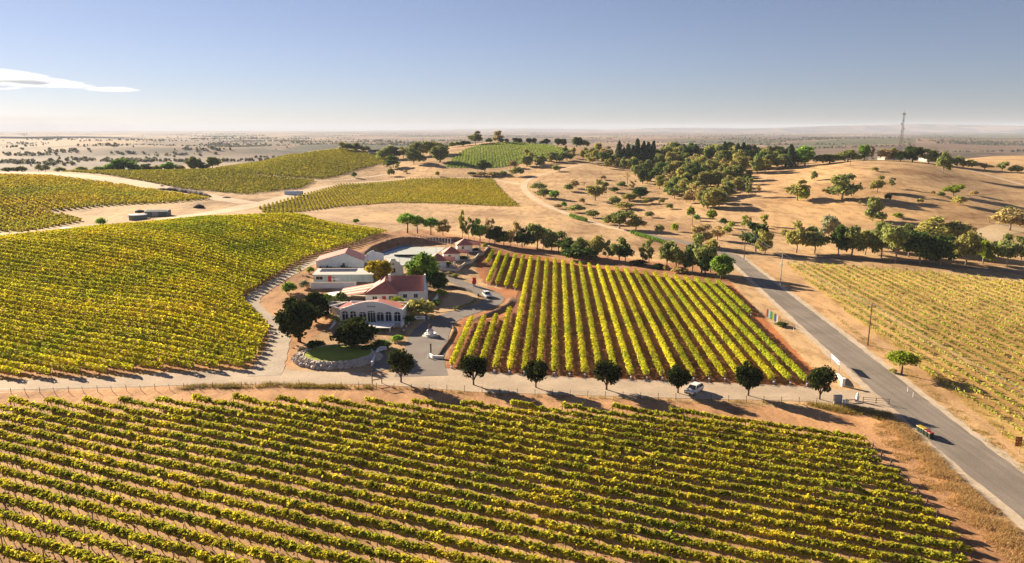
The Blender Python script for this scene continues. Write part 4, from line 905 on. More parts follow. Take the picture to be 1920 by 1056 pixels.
# red-roofed main house
loc,rz,wd=frame((683,567),(790,561)); rz=.10
t=thing('main_house','white homestead with red hipped roof and striped verandah','house',loc,rz)
part('wall',house_walls(5.0,17,2.5,15.5,2.8,6.1,'x'),M_white,t)
a,b_=gable_roof(4.2,16.95,2.5,15.5,2.8,6.15,'x',.5,.0); part('roof',a,M_roof,t); part('roof',b_,M_roof_shade,t)
part('wall',MB().box(.4,9.2,.3,8.5,-.6,2.75),M_white,t)
hip=MB(); hip.add([(-.2,-.3,2.7),(9.6,-.3,2.7),(9.6,9.0,2.7),(-.2,9.0,2.7),(5.6,4.4,5.5),(5.6,9.0,6.1)],[(0,1,4),(1,2,5,4),(3,0,4,5),(2,3,5)]); part('roof',hip,M_roof,t)
hp=MB(); hp.tube([(5.6,4.4,5.54),(5.6,9,6.15)],.1,5); hp.tube([(-.2,-.3,2.74),(5.6,4.4,5.54)],.09,5); hp.tube([(9.6,-.3,2.74),(5.6,4.4,5.54)],.09,5); hp.tube([(5.6,9,6.16),(16.9,9,6.2)],.1,5); part('ridge_cap',hp,surf('faded_ridge',(.55,.27,.2),.7,.2,1),t)
part('parapet',MB().add([(17.0,1.6,-.6),(17.0,16.4,-.6),(17.0,16.4,3.3),(17.0,13,4.9),(17,9.8,6.5),(17,8.2,6.5),(17,5,4.9),(17.0,1.6,3.3)]+[(17.45,1.6,-.6),(17.45,16.4,-.6),(17.45,16.4,3.3),(17.45,13,4.9),(17.45,9.8,6.5),(17.45,8.2,6.5),(17.45,5,4.9),(17.45,1.6,3.3)],[(7,6,5,4,3,2,1,0),tuple(range(8,16))]+[(i,(i+1)%8,(i+1)%8+8,i+8) for i in range(8)]),M_white,t)
for y in (2.2,5.6,12.2,15.6): part('buttress',MB().box(17.46,18.0,y-.3,y+.3,-.6,3.0),M_white,t)
part('chimney',MB().box(6.6,7.2,6.6,7.2,4.8,7.0).box(6.5,7.3,6.5,7.3,7.0,7.15),M_white,t)
for x,y in ((7.6,2.0),(11.5,2.46),(14.6,2.46)):
    win(t,x,y if y>2.2 else .28,.9,1.2,1.2)
win(t,3.0,.28,.9,1.4,1.2); part('door',MB().box(5.1,6.1,.2,.28,-.1,2.1),M_redp,t)
nS=7
for i in range(nS):
    y0=.2+i*1.55; part('verandah_sheet',MB().quad((-7.2,y0,2.35),(-.3+min(i,4)*.55,y0,3.0+min(i,4)*.2),(-.3+min(i+1,4)*.55,y0+1.53,3.0+min(i+1,4)*.2),(-7.2,y0+1.53,2.35),0,.05),M_roof if i%2==0 else M_cream,t)
for i in range(5): part('verandah_post',MB().box(-7.1,-6.95,.3+i*2.6,.45+i*2.6,-.6,2.3),M_white,t)
# chapel-like cottage behind
loc,rz,_=frame((738,517),(752,514)); 
t=thing('gabled_outbuilding','small red-roofed outbuilding with ornate white gable','building',loc,.5)
part('wall',house_walls(-3.2,3.2,0,7,2.9,5.0,'y'),M_white,t); a,b_=gable_roof(-3.2,3.2,.45,7,2.9,5.0,'y',.5,.1); part('roof',a,M_roof,t); part('roof',b_,M_roof_shade,t)
gp=[(-3.5,-.5),(3.5,-.5),(3.5,3.2),(2.6,3.5),(2.2,4.4),(1.1,4.9),(.7,5.8),(-.7,5.8),(-1.1,4.9),(-2.2,4.4),(-2.6,3.5),(-3.5,3.2)]
part('gable',MB().add([(x,-.02,z) for x,z in gp]+[(x,.4,z) for x,z in gp],[tuple(range(12)),tuple(range(23,11,-1))]+[((i+1)%12,i,i+12,(i+1)%12+12) for i in range(12)]),M_white,t)
win(t,0,-.03,1.0,1.4,1.6); win(t,0,-.03,3.6,.7,.7)
# pale shed
loc,rz,_=frame((593,501),(680,501)); rz=.12
t=thing('pale_shed','large pale shed with lopsided red roof beside the tennis court','shed',loc,rz)
part('wall',house_walls(0,16,0,11,2.5,5.1,'y',.62),M_lgrey,t); a,b_=gable_roof(0,16,0,11,2.55,5.2,'y',.62,.25); part('roof',a,M_roof,t); part('roof',b_,M_roof_shade,t)
for x,s in ((1.6,.9),(2.8,.7),(3.9,1.1),(5.0,.8),(8.6,1.0),(9.4,1.6),(10.4,.8),(11.6,.6)): part('yard_plant_pot',MB().lathe([(.25*s,0),(.33*s,.5*s),(.36*s,.5*s),(.15*s,1.2*s)],8,(x,-.8,-.2)),M_dark,t)
t=thing('curved_wall','curved white parapet wall at the right of the pale shed','wall',P(683,493),.1)
m=MB(); pts=[(x*.25,2.2+1.9*math.sin(math.pi*min(1,x/26))*(.6 if x>13 else 1)) for x in range(0,27)]
for (x0,z0),(x1,z1) in zip(pts,pts[1:]): m.add([(x0,x0*.9,-.5),(x1,x1*.9,-.5),(x1,x1*.9,z1),(x0,x0*.9,z0),(x0,x0*.9+.3,-.5),(x1,x1*.9+.3,-.5),(x1,x1*.9+.3,z1),(x0,x0*.9+.3,z0)],[(0,1,2,3),(5,4,7,6),(3,2,6,7)])
part('wall_panel',m,M_lgrey,t)
# teal shed
loc,rz,_=frame((588,529),(690,529)); rz=.03
t=thing('teal_shed','long teal metal shed with solar panels on its pale roof','shed',loc,rz)
part('wall',MB().box(0,19,0,8,-.6,2.55),M_teal,t); part('roof',MB().quad((-.3,-.4,2.6),(19.3,-.4,2.6),(19.3,8.3,3.0),(-.3,8.3,3.0),0,.12),surf('pale_roof',(.66,.62,.55),.55,.1,.6),t)
for i in range(8): part('solar_panel',MB().quad((1.2+i*1.45,3.6,2.87),(2.6+i*1.45,3.6,2.87),(2.6+i*1.45,7.4,3.05),(1.2+i*1.45,7.4,3.05),0,.04),M_pv,t)
win(t,1.9,0,.9,2.2,1.1); part('door',MB().box(4.6,5.7,-.06,-.005,-.1,2.1),M_redp,t)
for x in (8,11.5,15): part('rib_post',MB().box(x-.05,x+.05,-.05,-.005,0,2.5),M_lgrey,t)
a=P(583,542); b_=P(668,541)
t=thing('yard_wall','long white rendered yard wall below the teal shed','wall',a,math.atan2(b_[1]-a[1],b_[0]-a[0])); L=math.hypot(b_[0]-a[0],b_[1]-a[1])
part('wall_panel',MB().box(0,L,0,.25,-.5,2.0),M_white,t); part('coping',MB().box(-.05,L+.05,-.06,.31,2.0,2.1),M_cream,t)
a=P(600,563)
t=thing('pool_dome','low white rounded canopy in the courtyard','canopy',a,.1); 
m=MB(); n=14
for i in range(n):
    a0,a1=math.pi*i/n,math.pi*(i+1)/n; m.quad((8-8*math.cos(a0),0,.2+1.3*math.sin(a0)),(8-8*math.cos(a1),0,.2+1.3*math.sin(a1)),(8-8*math.cos(a1),5,.2+1.3*math.sin(a1)),(8-8*math.cos(a0),5,.2+1.3*math.sin(a0)),0,.05)
part('canopy_skin',m,surf('white_canopy',(.80,.77,.72)),t)
for x in (.3,5.4,10.6,15.7): part('post',MB().box(x-.06,x+.06,.1,.22,-.5,.25),M_white,t)
# cottages
def cottage(pa,label):
    p=P(*pa); t=thing('cottage',label,'cottage',p,.16,'white guest cottages')
    part('wall',MB().box(-3.4,2.6,-3,3,-.8,2.5),M_white,t)
    r=MB(); r.add([(-3.9,-3.5,2.4),(3.1,-3.5,2.4),(3.1,3.5,2.4),(-3.9,3.5,2.4),(-.4,-.2,4.7),(-.4,.4,4.7)],[(0,1,4),(1,2,5,4),(2,3,5),(3,0,4,5),(3,2,1,0)]); part('roof',r,M_roof,t)
    pr=MB(); pr.quad((2.6,-3.3,2.75),(6.0,-3.3,2.3),(6.0,0,3.15),(1.6,0,3.6),0,.1); pr.quad((1.6,0,3.6),(6.0,0,3.15),(6.0,3.3,2.3),(2.6,3.3,2.75),0,.1); part('porch_roof',pr,M_roof,t)
    for y in (-3.1,-1.0,1.0,3.1): part('porch_post',MB().box(5.7,5.86,y-.08,y+.08,-.8,2.4),M_white,t)
    part('porch_deck',MB().box(2.6,6.0,-3.2,3.2,-.8,-.05),M_conc,t)
    win(t,-1.2,-3,.9,1.0,1.2); win(t,2.6,1.2,.9,1.0,1.2,(1,0)); part('door',MB().box(2.61,2.68,-1.4,-.4,-.05,2.05),M_glass,t)
    part('porch_bench',MB().box(3.2,3.7,-2.6,-1.4,.35,.42).box(3.2,3.28,-2.6,-1.4,.42,.9).box(3.25,3.65,-2.55,-2.47,-.05,.35).box(3.25,3.65,-1.53,-1.45,-.05,.35),surf('blue_bench',(.06,.07,.16),.5,.2,2),t)
cottage((822,499),'nearest white cottage with red pyramid roof beside the tennis court')
cottage((848,485),'middle white cottage with red pyramid roof')
cottage((872,469),'farthest white cottage with red pyramid roof below the windbreak')
def low_wall(name,label,pts,h,mat,w=.3,cat='wall',group=None):
    L=[P(*q) for q in pts]; o=L[0]; t=thing(name,label,cat,o,0,group); 
    for a,b_ in zip(L,L[1:]):
        d=Vector((b_[0]-a[0],b_[1]-a[1],0)); n=Vector((-d.y,d.x,0)).normalized()*w/2; A=Vector(a)-Vector(o); B=Vector(b_)-Vector(o); up=Vector((0,0,h)); dn=Vector((0,0,-.5)); m=MB()
        m.add([A-n+dn,B-n+dn,B+n+dn,A+n+dn,A-n+up,B-n+up,B+n+up,A+n+up],[(0,3,2,1),(4,5,6,7),(0,1,5,4),(1,2,6,5),(2,3,7,6),(3,0,4,7)]); part('wall_panel',m,mat,t)
low_wall('garden_wall','stepped cream retaining wall in front of the cottages',((822,507),(857,509),(872,496),(884,494),(897,480),(905,478),(917,464)),.9,M_cream,.4)
low_wall('garden_wall','white garden wall beside the sandy bed',((806,578),(820,560),(824,545)),1.2,M_white,.3)
low_wall('garden_wall','dark stone retaining wall behind the sandy bed',((826,541),(848,540),(872,545),(888,551),(897,556)),.9,surf('dark_stone',(.16,.14,.13),.9,.4,1.5,bump=.4),.5)
low_wall('garden_wall','white retaining wall at the ramp right of the round lawn',((697,687),(709,660),(722,655)),1.0,M_white,.35)
low_wall('garden_wall','low white entrance wall beside the driveway mouth',((806,668),(812,672),(832,673)),.7,M_white,.4)
low_wall('timber_edging','curved timber edging along the vineyard side of the driveway',((848,612),(851,622),(842,640),(830,655),(822,668)),.45,M_wood,.3,'edging')
# tennis court and its cut bank
drape('tennis_court',wpoly(((689,495),(700,480),(752,463),(836,464),(815,480),(796,494),(745,499))),.06,groundmat('court_surface',(.56,.58,.54),.08,2,.16),2)
ribbon('court_border',smooth_line(pl((702,480),(730,471),(754,463),(772,462)),1.5),1.3,.10,surf('blue_court',(.08,.22,.52),.7,.1,1),3)
def bank(label,pts,h,w,mat):
    L=smooth_line([P(*q)[:2] for q in pts],1.5,2); t=np.gradient(L,axis=0); t/=np.linalg.norm(t,axis=1)[:,None]; nn=np.stack([-t[:,1],t[:,0]],-1); m=MB(); prof=((0,0),(.25,.55),(.55,.95),(.75,1),(1.15,.75),(2.2,-.05)); vs=[]
    for i,p in enumerate(L):
        f=min(1,4*min(i,len(L)-1-i)/len(L)+.05)
        for u,v in prof:
            q=p+nn[i]*u*w; vs.append((q[0],q[1],float(Z(q[0],q[1]))-.08+v*h*f*RS.uniform(.9,1.1)))
    k=len(prof); m.add(vs,[(i*k+j,(i+1)*k+j,(i+1)*k+j+1,i*k+j+1) for i in range(len(L)-1) for j in range(k-1)])
    return tag(link('earth_bank',m.mesh('earth_bank',mat,True)),label,'bank')
M_bank=groundmat('cut_bank',(.26,.145,.085),.3,1.6,.3)
bank('brown cut earth bank around the back of the tennis court',((686,485),(700,476),(728,467),(752,458),(775,457),(800,458),(838,460)),2.6,3.2,M_bank)
bank('shaded earth bank below the outer bend of the driveway',((868,602),(900,593),(930,583),(948,570),(953,556)),.9,-1.6,M_bank)
t=thing('court_fence','tall thin dark court fence round the tennis court','fence',P(720,497))
o=P(720,497)
for q in ((690,497),(720,499),(750,500),(780,497),(800,492),(818,480),(836,464),(800,459),(770,458),(745,461),(715,472)):
    p=P(*q); part('fence_post',MB().tube([(p[0]-o[0],p[1]-o[1],p[2]-o[2]-.2),(p[0]-o[0],p[1]-o[1],p[2]-o[2]+3.6)],.045,5),M_dark,t)
t=thing('net','tennis net across the pale court','net',P(765,482)); part('mesh',MB().box(-5,5,-.02,.02,.05,.95),M_dark,t); part('post',MB().box(-5.15,-5.01,-.05,.05,0,1.05),M_dark,t); part('post',MB().box(5.01,5.15,-.05,.05,0,1.05),M_dark,t)
t=thing('post_fence','row of white fence posts behind the tennis court','fence',P(782,447)); o=P(782,447)
for i in range(13):
    p=P(778+i*5.6,446+i*.9); part('fence_post',MB().box(p[0]-o[0]-.14,p[0]-o[0]+.14,p[1]-o[1]-.14,p[1]-o[1]+.14,p[2]-o[2]-.2,p[2]-o[2]+1.7),M_white,t)
part('rail',MB().tube([tuple(np.array(P(778+i*5.6,446+i*.9))-np.array(o)+np.array([0,0,1.2])) for i in range(13)],.04,4),M_wood,t)
# round lawn on a rock bank
lc=np.array(P(633,671)); R1=7.5; zl=lc[2]+.95; lcx,lcy=lc[0],lc[1]+.6
ang=np.linspace(0,2*math.pi,49)[:-1]
m=MB(); m.add([(lcx+R1*math.cos(a),lcy+R1*.86*math.sin(a),zl) for a in ang]+[(lcx+R1*.5*math.cos(a),lcy+R1*.43*math.sin(a),zl+.05) for a in ang]+[(lcx,lcy,zl+.06)],[(i,(i+1)%48,(i+1)%48+48,i+48) for i in range(48)]+[(i+48,(i+1)%48+48,96) for i in range(48)])
struct('round_lawn',m.mesh('round_lawn',groundmat('lawn',(.30,.34,.05),.25,3,.25),True))
m=MB(); m.lathe([(9.6,-1.0),(9.2,0),(8.0,.8),(7.55,.9),(7.4,.9)],48); 
o=struct('lawn_mound',m.mesh('lawn_mound',M_sand,True)); o.location=(lcx,lcy,lc[2]); o.scale=(1,.86,1)
m=MB(); n=48
for i in range(n):
    a0,a1=2*math.pi*i/n,2*math.pi*(i+1)/n
    def c3(r,a,z): return (r*math.cos(a),r*.86*math.sin(a),z)
    m.add([c3(7.42,a0,0),c3(7.42,a1,0),c3(7.66,a1,0),c3(7.66,a0,0),c3(7.42,a0,.2),c3(7.42,a1,.2),c3(7.66,a1,.2),c3(7.66,a0,.2)],[(4,7,6,5),(0,4,5,1),(2,6,7,3)])
t=tag(link('lawn_kerb',m.mesh('lawn_kerb',M_cream),None,(lcx,lcy,zl-.08)),'thin cream kerb ringing the round lawn','kerb')
def rock(rng,s):
    v=np.array([(x,y,z) for x in(-1,1) for y in(-1,1) for z in(-1,1)],float)*rng.uniform(.6,1.1,(8,3))*s*.5; a=rng.uniform(0,6.28); c,s_=math.cos(a),math.sin(a); b_=rng.uniform(-.6,.6); R=np.array([[c,-s_,0],[s_,c,0],[0,0,1]])@np.array([[1,0,0],[0,math.cos(b_),-math.sin(b_)],[0,math.sin(b_),math.cos(b_)]])
    return v@R.T,[(0,1,3,2),(4,6,7,5),(0,4,5,1),(2,3,7,6),(0,2,6,4),(1,5,7,3)]
t=thing('boulder_bank','bank of pale boulders around the front of the round lawn','rock bank',(lcx,lcy,lc[2])); rng=np.random.default_rng(3)
RM=[]
for q in range(6):
    v,fc=rock(rng,1.0); m=MB().add(v,fc); RM.append(m.mesh('boulder',M_stone))
for i in range(300):                                   # the 300 outermost boulders on the side that shows
    a=rng.uniform(math.pi*.92,math.pi*2.02); r=rng.uniform(7.9,9.9); f=(r-7.7)/2.2
    link('boulder',RM[i%6],t,(r*math.cos(a),r*.86*math.sin(a),.95*(1-f)+.05),(rng.uniform(0,3),rng.uniform(0,3),rng.uniform(0,6)),(rng.uniform(.4,.85),)*3)
m=MB()
for i in range(700):
    a=rng.uniform(math.pi*.85,math.pi*2.05); r=rng.uniform(7.75,9.8); f=(r-7.7)/2.2; v,fc=rock(rng,rng.uniform(.3,.6)); m.add(v+np.array([r*math.cos(a),r*.86*math.sin(a),.9*(1-f)-.02]),fc)
part('rubble',m,M_stone,t,kind='stuff')
for i,(q,lab) in enumerate((((600,556),'heap of pale rocks beside the hillside track above the courtyard'),((558,570),'line of pale rocks edging the orange garden slope'))):
    p=P(*q); t=thing('rock_heap',lab,'rocks',p)
    for k in range(16): link('boulder',RM[k%6],t,(rng.normal(0,1.6),rng.normal(0,1.0) if i==0 else rng.uniform(-6,4),.1),(rng.uniform(0,3),0,rng.uniform(0,6)),(rng.uniform(.4,.9),)*3)

# ---------------------------------------------------------------- vehicles
M_car=surf('white_car_paint',(.78,.78,.77),.25,.04,.5,spec=.5); M_tyre=surf('tyre',(.02,.02,.02),.9,.3,4); M_lamp=surf('lamp_glass',(.75,.75,.72),.15,.1,2); M_tail=surf('tail_lamp',(.35,.02,.02),.2,.1,2)
def car_meshes(paint):
    b=MB(); prof=[(-2.25,.32),(2.25,.32),(2.32,.55),(2.28,.82),(1.35,1.0),(1.1,1.03),(-2.2,1.05),(-2.3,.8),(-2.3,.5)]
    def ext(mb,prof,w0,w1f,mi=0):
        n=len(prof); vs=[(x,-w1f(z)/2,z) for x,z in prof]+[(x,w1f(z)/2,z) for x,z in prof]
        mb.add(vs,[tuple(range(n)),tuple(range(2*n-1,n-1,-1))]+[(i,i+n,(i+1)%n+n,(i+1)%n) for i in range(n)],mi)
    ext(b,prof,1.8,lambda z:1.86-.35*max(0,z-.85)-.15*max(0,.45-z))
    r=MB(); ext(r,[(-1.95,1.5),(-1.5,1.66),(.1,1.68),(.45,1.6),(.40,1.56),(-1.9,1.46)],1.4,lambda z:1.44-.5*max(0,z-1.55))
    g=MB(); ext(g,[(-2.18,1.04),(1.12,1.02),(.42,1.58),(-1.9,1.5)],1.6,lambda z:1.72-.55*(z-1.0))
    pil=MB()
    for s in (-1,1):
        for xa,xb in ((1.1,.42),(-.45,-.5),(-2.15,-1.88)): pil.tube([(xa,s*.86,1.03),(xb,s*.71,1.57)],.045,4)
    return b,r,g,pil
def car(label,loc,rz,paint,cat='car',group=None,s=1.0,name='parked_car'):
    t=tag(link(name,None,None,loc,(0,0,rz),(s,s,s)),label,cat,group); b,r,g,pil=car_meshes(paint)
    part('body',b,paint,t); part('roof',r,paint,t); part('windows',g,M_glass,t); part('pillar',pil,paint,t)
    for x in (-1.4,1.42):
        for s_ in (-1,1):
            w=MB(); w.tube([(x,s_*.70,.34),(x,s_*.94,.34)],.34,14); wo=part('wheel',w,M_tyre,t); h=MB(); h.tube([(x,s_*.93,.34),(x,s_*.955,.34)],.21,10); part('rim',h,M_metal,wo)
    for s_ in (-1,1):
        part('headlight',MB().box(2.2,2.33,s_*.62-.2,s_*.62+.2,.66,.82),M_lamp,t); part('tail_light',MB().box(-2.33,-2.24,s_*.72-.14,s_*.72+.14,.7,1.0),M_tail,t)
        part('mirror',MB().box(.75,.95,s_*.98-.1,s_*.98+.1,1.02,1.16),paint,t)
    part('grille',MB().box(2.28,2.34,-.45,.45,.45,.62),M_dark,t); part('bumper',MB().box(2.2,2.36,-.85,.85,.3,.44),M_dark,t); part('number_plate',MB().box(2.34,2.37,-.2,.2,.5,.6),M_white,t)
    return t
a=P(1291,741); b_=P(1311,730); p=P(1301,736)
car('white family wagon driving left on the gravel road under the avenue trees',(p[0],p[1],p[2]+.03),math.atan2(a[1]-b_[1],a[0]-b_[0]),M_car,name='wagon')
p=P(913,557); car('white car on the bend of the driveway below the cottages',(p[0],p[1],p[2]+.06),-1.25,M_car)
p=P(636,527); car('white car parked against the teal shed',(p[0],p[1],p[2]+.03),0.1,M_car)
p=P(655,527); car('dark car parked right of the white one at the teal shed',(p[0],p[1],p[2]+.03),0.05,surf('dark_car_paint',(.07,.06,.06),.3,.1,1))

# ---------------------------------------------------------------- bins, signs, boards, posts
def bin_(label,loc,rz,body,lid,group):
    t=thing('wheelie_bin',label,'bin',loc,rz,group); m=MB(); m.add([(-.24,-.27,.08),(.24,-.27,.08),(.24,.27,.08),(-.24,.27,.08),(-.3,-.36,1.0),(.3,-.36,1.0),(.3,.36,1.0),(-.3,.36,1.0)],[(0,3,2,1),(4,5,6,7),(0,1,5,4),(1,2,6,5),(2,3,7,6),(3,0,4,7)]); part('body',m,body,t)
    l=MB(); l.add([(-.33,-.4,1.0),(.33,-.4,1.0),(.33,.4,1.04),(-.33,.4,1.04),(-.3,-.34,1.08),(.3,-.34,1.08),(.3,.36,1.14),(-.3,.36,1.14)],[(0,3,2,1),(4,5,6,7),(0,1,5,4),(1,2,6,5),(2,3,7,6),(3,0,4,7)]); part('lid',l,lid,t)
    for s in (-1,1): w=MB(); w.tube([(s*.24,.3,.1),(s*.31,.3,.1)],.1,10); part('wheel',w,M_tyre,t)
    part('handle',MB().box(-.25,.25,.38,.43,.98,1.03),M_tyre,t)
M_bing=surf('green_bin',(.03,.05,.035),.5,.2,2); M_biny=surf('yellow_lid',(.42,.29,.02),.45,.1,2); M_binr=surf('red_lid',(.26,.03,.025),.45,.1,2)
for i,q in enumerate(((1723,810),(1727.5,812.5),(1732,815),(1738,819),(1744,823))):
    p=P(*q); bin_('%s %s-lidded wheelie bin in the roadside row, counted from the junction'%(nth(i+1),'yellow' if i<3 else 'red'),(p[0],p[1],p[2]+.03),-1.5,M_bing,M_biny if i<3 else M_binr,'wheelie bins at the roadside')
p=P(803.5,600); bin_('pale green bin beside the white banner sign',p,0,surf('pale_green_bin',(.25,.48,.36),.5,.1,2),surf('pale_green_bin',(.25,.48,.36)),'bins at the hall entrance')
p=P(811,598); bin_('orange-yellow bin beside the pale green bin',p,0,surf('orange_bin',(.50,.28,.05),.5,.1,2),surf('orange_bin',(.5,.28,.05)),'bins at the hall entrance')
cols=[('red',(.50,.04,.05)),('pale blue',(.45,.66,.75)),('green',(.03,.36,.16)),('lime',(.50,.60,.03)),('deep blue',(.03,.12,.50)),('white',(.72,.75,.78)),('orange',(.62,.28,.05))]
for i,(cn,c) in enumerate(cols):
    p=P(1438.5+i*3.7,594+i*2.25); t=thing('painted_board','%s upright painted board in the row of coloured boards by the road'%cn,'board',p,-1.12,'coloured boards by the road')
    m=MB(); n=8; pr=[(-.3,0),(.3,0),(.3,1.75)]+[(.3*math.cos(math.pi*k/n),1.75+.4*math.sin(math.pi*k/n)) for k in range(1,n)]+[(-.3,1.75)]; kk=len(pr)
    m.add([(x,-.05,z) for x,z in pr]+[(x,.05,z) for x,z in pr],[tuple(range(kk)),tuple(range(2*kk-1,kk-1,-1))]+[((j+1)%kk,j,j+kk,(j+1)%kk+kk) for j in range(kk)]); part('panel',m,surf('board_'+cn.replace(' ','_'),tuple(q_*.6 for q_ in c),.5,.1,2),t)
    part('prop',MB().tube([(0,.05,1.3),(0,.8,0)],.035,4),M_wood,t)
# brown tourist sign
p=P(1911,851); t=thing('tourist_sign','brown sign with orange squares on a post at the right road edge','sign',p,-.1)
part('post',MB().tube([(0,0,-.2),(0,0,2.9)],.05,6),M_metal,t); pn_=part('panel',MB().box(-.85,.12,-.06,-.01,1.25,2.85),surf('brown_sign',(.16,.05,.03),.5,.1,2),t)
for i in range(3):
    for j in range(2): part('square',MB().box(-.78+j*.42,-.44+j*.42,-.075,-.062,1.36+i*.48,1.72+i*.48),surf('orange_square',(.48,.20,.05),.5,.2,3) if (i+j)%3 else surf('dull_square',(.28,.11,.05),.5,.2,3),pn_)
# banner on two posts by the junction
a=P(1557,682); b_=P(1573,698); t=thing('banner','white banner with purple lettering strung beside the road','banner',a,math.atan2(b_[1]-a[1],b_[0]-a[0])); L=math.hypot(b_[0]-a[0],b_[1]-a[1])
for x in (0,L): part('post',MB().tube([(x,0,-.2),(x,0,2.3)],.04,5),M_metal,t)
bn=part('cloth',MB().box(.02,L-.02,-.015,.015,1.5,2.25),surf('white_banner',(.72,.66,.74),.8,.08,2),t)
for x0,x1,z0,z1 in ((.15,.55,1.65,2.1),(.65,.95,1.6,2.05),(L-1.1,L-.75,1.6,2.1),(L-.65,L-.2,1.7,2.15),(L*.45,L*.6,1.75,2.0)): part('lettering',MB().box(x0,x1,-.022,-.0155,z0,z1),surf('purple_print',(.14,.03,.28),.7,.1,2),bn)
# entrance walls and cabinet at the junction
low_wall('entrance_wall','white sloping entrance wall at the junction',((1570,706),(1577,714),(1580,722)),.7,M_white,.4)
p=P(1580,724); t=thing('gate_pier','white square gate pier at the end of the entrance wall','pier',p); part('shaft',MB().box(-.3,.3,-.3,.3,-.2,1.5),M_white,t); part('cap',MB().box(-.4,.4,-.4,.4,1.5,1.65),M_white,t)
p=P(1570,757); t=thing('utility_cabinet','grey metal cabinet beside the junction','cabinet',p,.05); part('body',MB().box(-.7,.7,-.3,.3,0,1.55),M_metal,t); part('cap',MB().box(-.75,.75,-.35,.35,1.55,1.63),M_metal,t); part('plinth',MB().box(-.8,.8,-.4,.4,-.2,0),M_conc,t); part('door',MB().box(-.6,.6,-.33,-.305,.12,1.45),surf('grey_door',(.33,.34,.36),.5,.15,2),t)
for i,q in enumerate(((1582,757),(1587,756))):
    p=P(*q); t=thing('white_drum','%s small white drum beside the grey cabinet'%('left' if i==0 else 'right'),'drum',p); part('shell',MB().lathe([(.22,0),(.24,.1),(.22,.4),(.24,.7),(.2,.75)],10),M_white,t)
p=P(1607,752); t=thing('gate_pier','slim white pier with finial beside the dark bench','pier',p); part('shaft',MB().box(-.22,.22,-.22,.22,-.2,1.1),M_white,t); part('finial',MB().lathe([(.1,1.1),(.22,1.25),(.18,1.5),(.05,1.65)],8),M_white,t)
p=P(1597,754); t=thing('bench','dark bench between the piers at the junction','bench',p,.1); part('seat',MB().box(-.9,.9,-.22,.22,.42,.48),M_wood,t)
for x in (-.75,.75): part('leg',MB().box(x-.05,x+.05,-.2,.2,-.1,.42),M_dark,t)
p=P(1618,755); t=thing('gate','open dark farm gate beside the junction','gate',p,-.25)
for x in (0,2.2,4.4): part('upright',MB().box(x-.05,x+.05,-.04,.04,-.1,1.15),M_dark,t)
for z in (.25,.65,1.05): part('rail',MB().box(.05,4.35,-.025,.025,z-.03,z+.03),M_dark,t)
# wooden frame sign
a=P(698,722); b_=P(716,719); t=thing('timber_frame_sign','empty brown timber frame standing by the gravel road','sign',a,math.atan2(b_[1]-a[1],b_[0]-a[0])); L=math.hypot(b_[0]-a[0],b_[1]-a[1])
for x in (0,L): part('post',MB().box(x-.08,x+.08,-.08,.08,-.2,2.5),M_wood,t)
for z in (1.0,2.4): part('rail',MB().box(.08,L-.08,-.05,.05,z-.08,z+.08),M_wood,t)
p=P(719,660); t=thing('notice_board','white notice board in front of the dark hedge','sign',p,0); part('panel',MB().box(-.75,.75,-.03,.03,.5,1.3),M_white,t)
for x in (-.6,.6): part('post',MB().box(x-.04,x+.04,.031,.1,-.2,1.3),M_dark,t)
part('lettering',MB().box(-.55,.55,-.045,-.031,.8,.98),surf('grey_lettering',(.4,.42,.44)),t)
p=P(786,602); t=thing('banner_sign','long white banner sign with a dark swoosh left of the bins','sign',p,0); part('panel',MB().box(-1.6,1.6,-.03,.03,.45,1.4),M_white,t)
m=MB(); 
for i in range(10):
    x0,x1=-1.1+i*.22,-1.1+(i+1)*.22; z0,z1=.75+.3*math.sin(i*.3),.75+.3*math.sin((i+1)*.3); w=.09*math.sin(math.pi*(i+.5)/10)+.02; m.add([(x0,-.035,z0-w),(x1,-.035,z1-w),(x1,-.035,z1+w),(x0,-.035,z0+w)],[(0,1,2,3)])
part('swoosh',m,M_dark,t)
for x in (-1.4,1.4): part('post',MB().box(x-.05,x+.05,.031,.12,-.2,1.4),M_white,t)
# fountain island
p=P(807,630); t=thing('fountain','white stone fountain island with dark iron frame in the driveway','fountain',p,.2)
part('kerb',MB().lathe([(2.1,-.1),(2.1,.18),(1.9,.2)],24),M_conc,t); part('basin',MB().lathe([(1.5,.0),(1.6,.7),(1.35,.72),(1.2,.5)],8),M_white,t); part('block',MB().box(-.75,.75,-.5,.5,.5,1.3).add([(-.85,-.6,1.3),(.85,-.6,1.3),(.85,.6,1.3),(-.85,.6,1.3),(-.5,0,1.75),(.5,0,1.75)],[(0,1,5,4),(1,2,5),(2,3,4,5),(3,0,4)]),M_white,t)
fr=MB()
for x in (-.4,.4):
    for y in (-.3,.3): fr.tube([(x,y,1.4),(x*.8,y*.8,3.0)],.05,5)
fr.tube([(-.45,0,3.0),(.45,0,3.0)],.06,5); fr.lathe([(.1,3.0),(.34,2.5),(.38,2.3),(.05,2.3)],10); part('iron_frame',fr,M_wood,t)
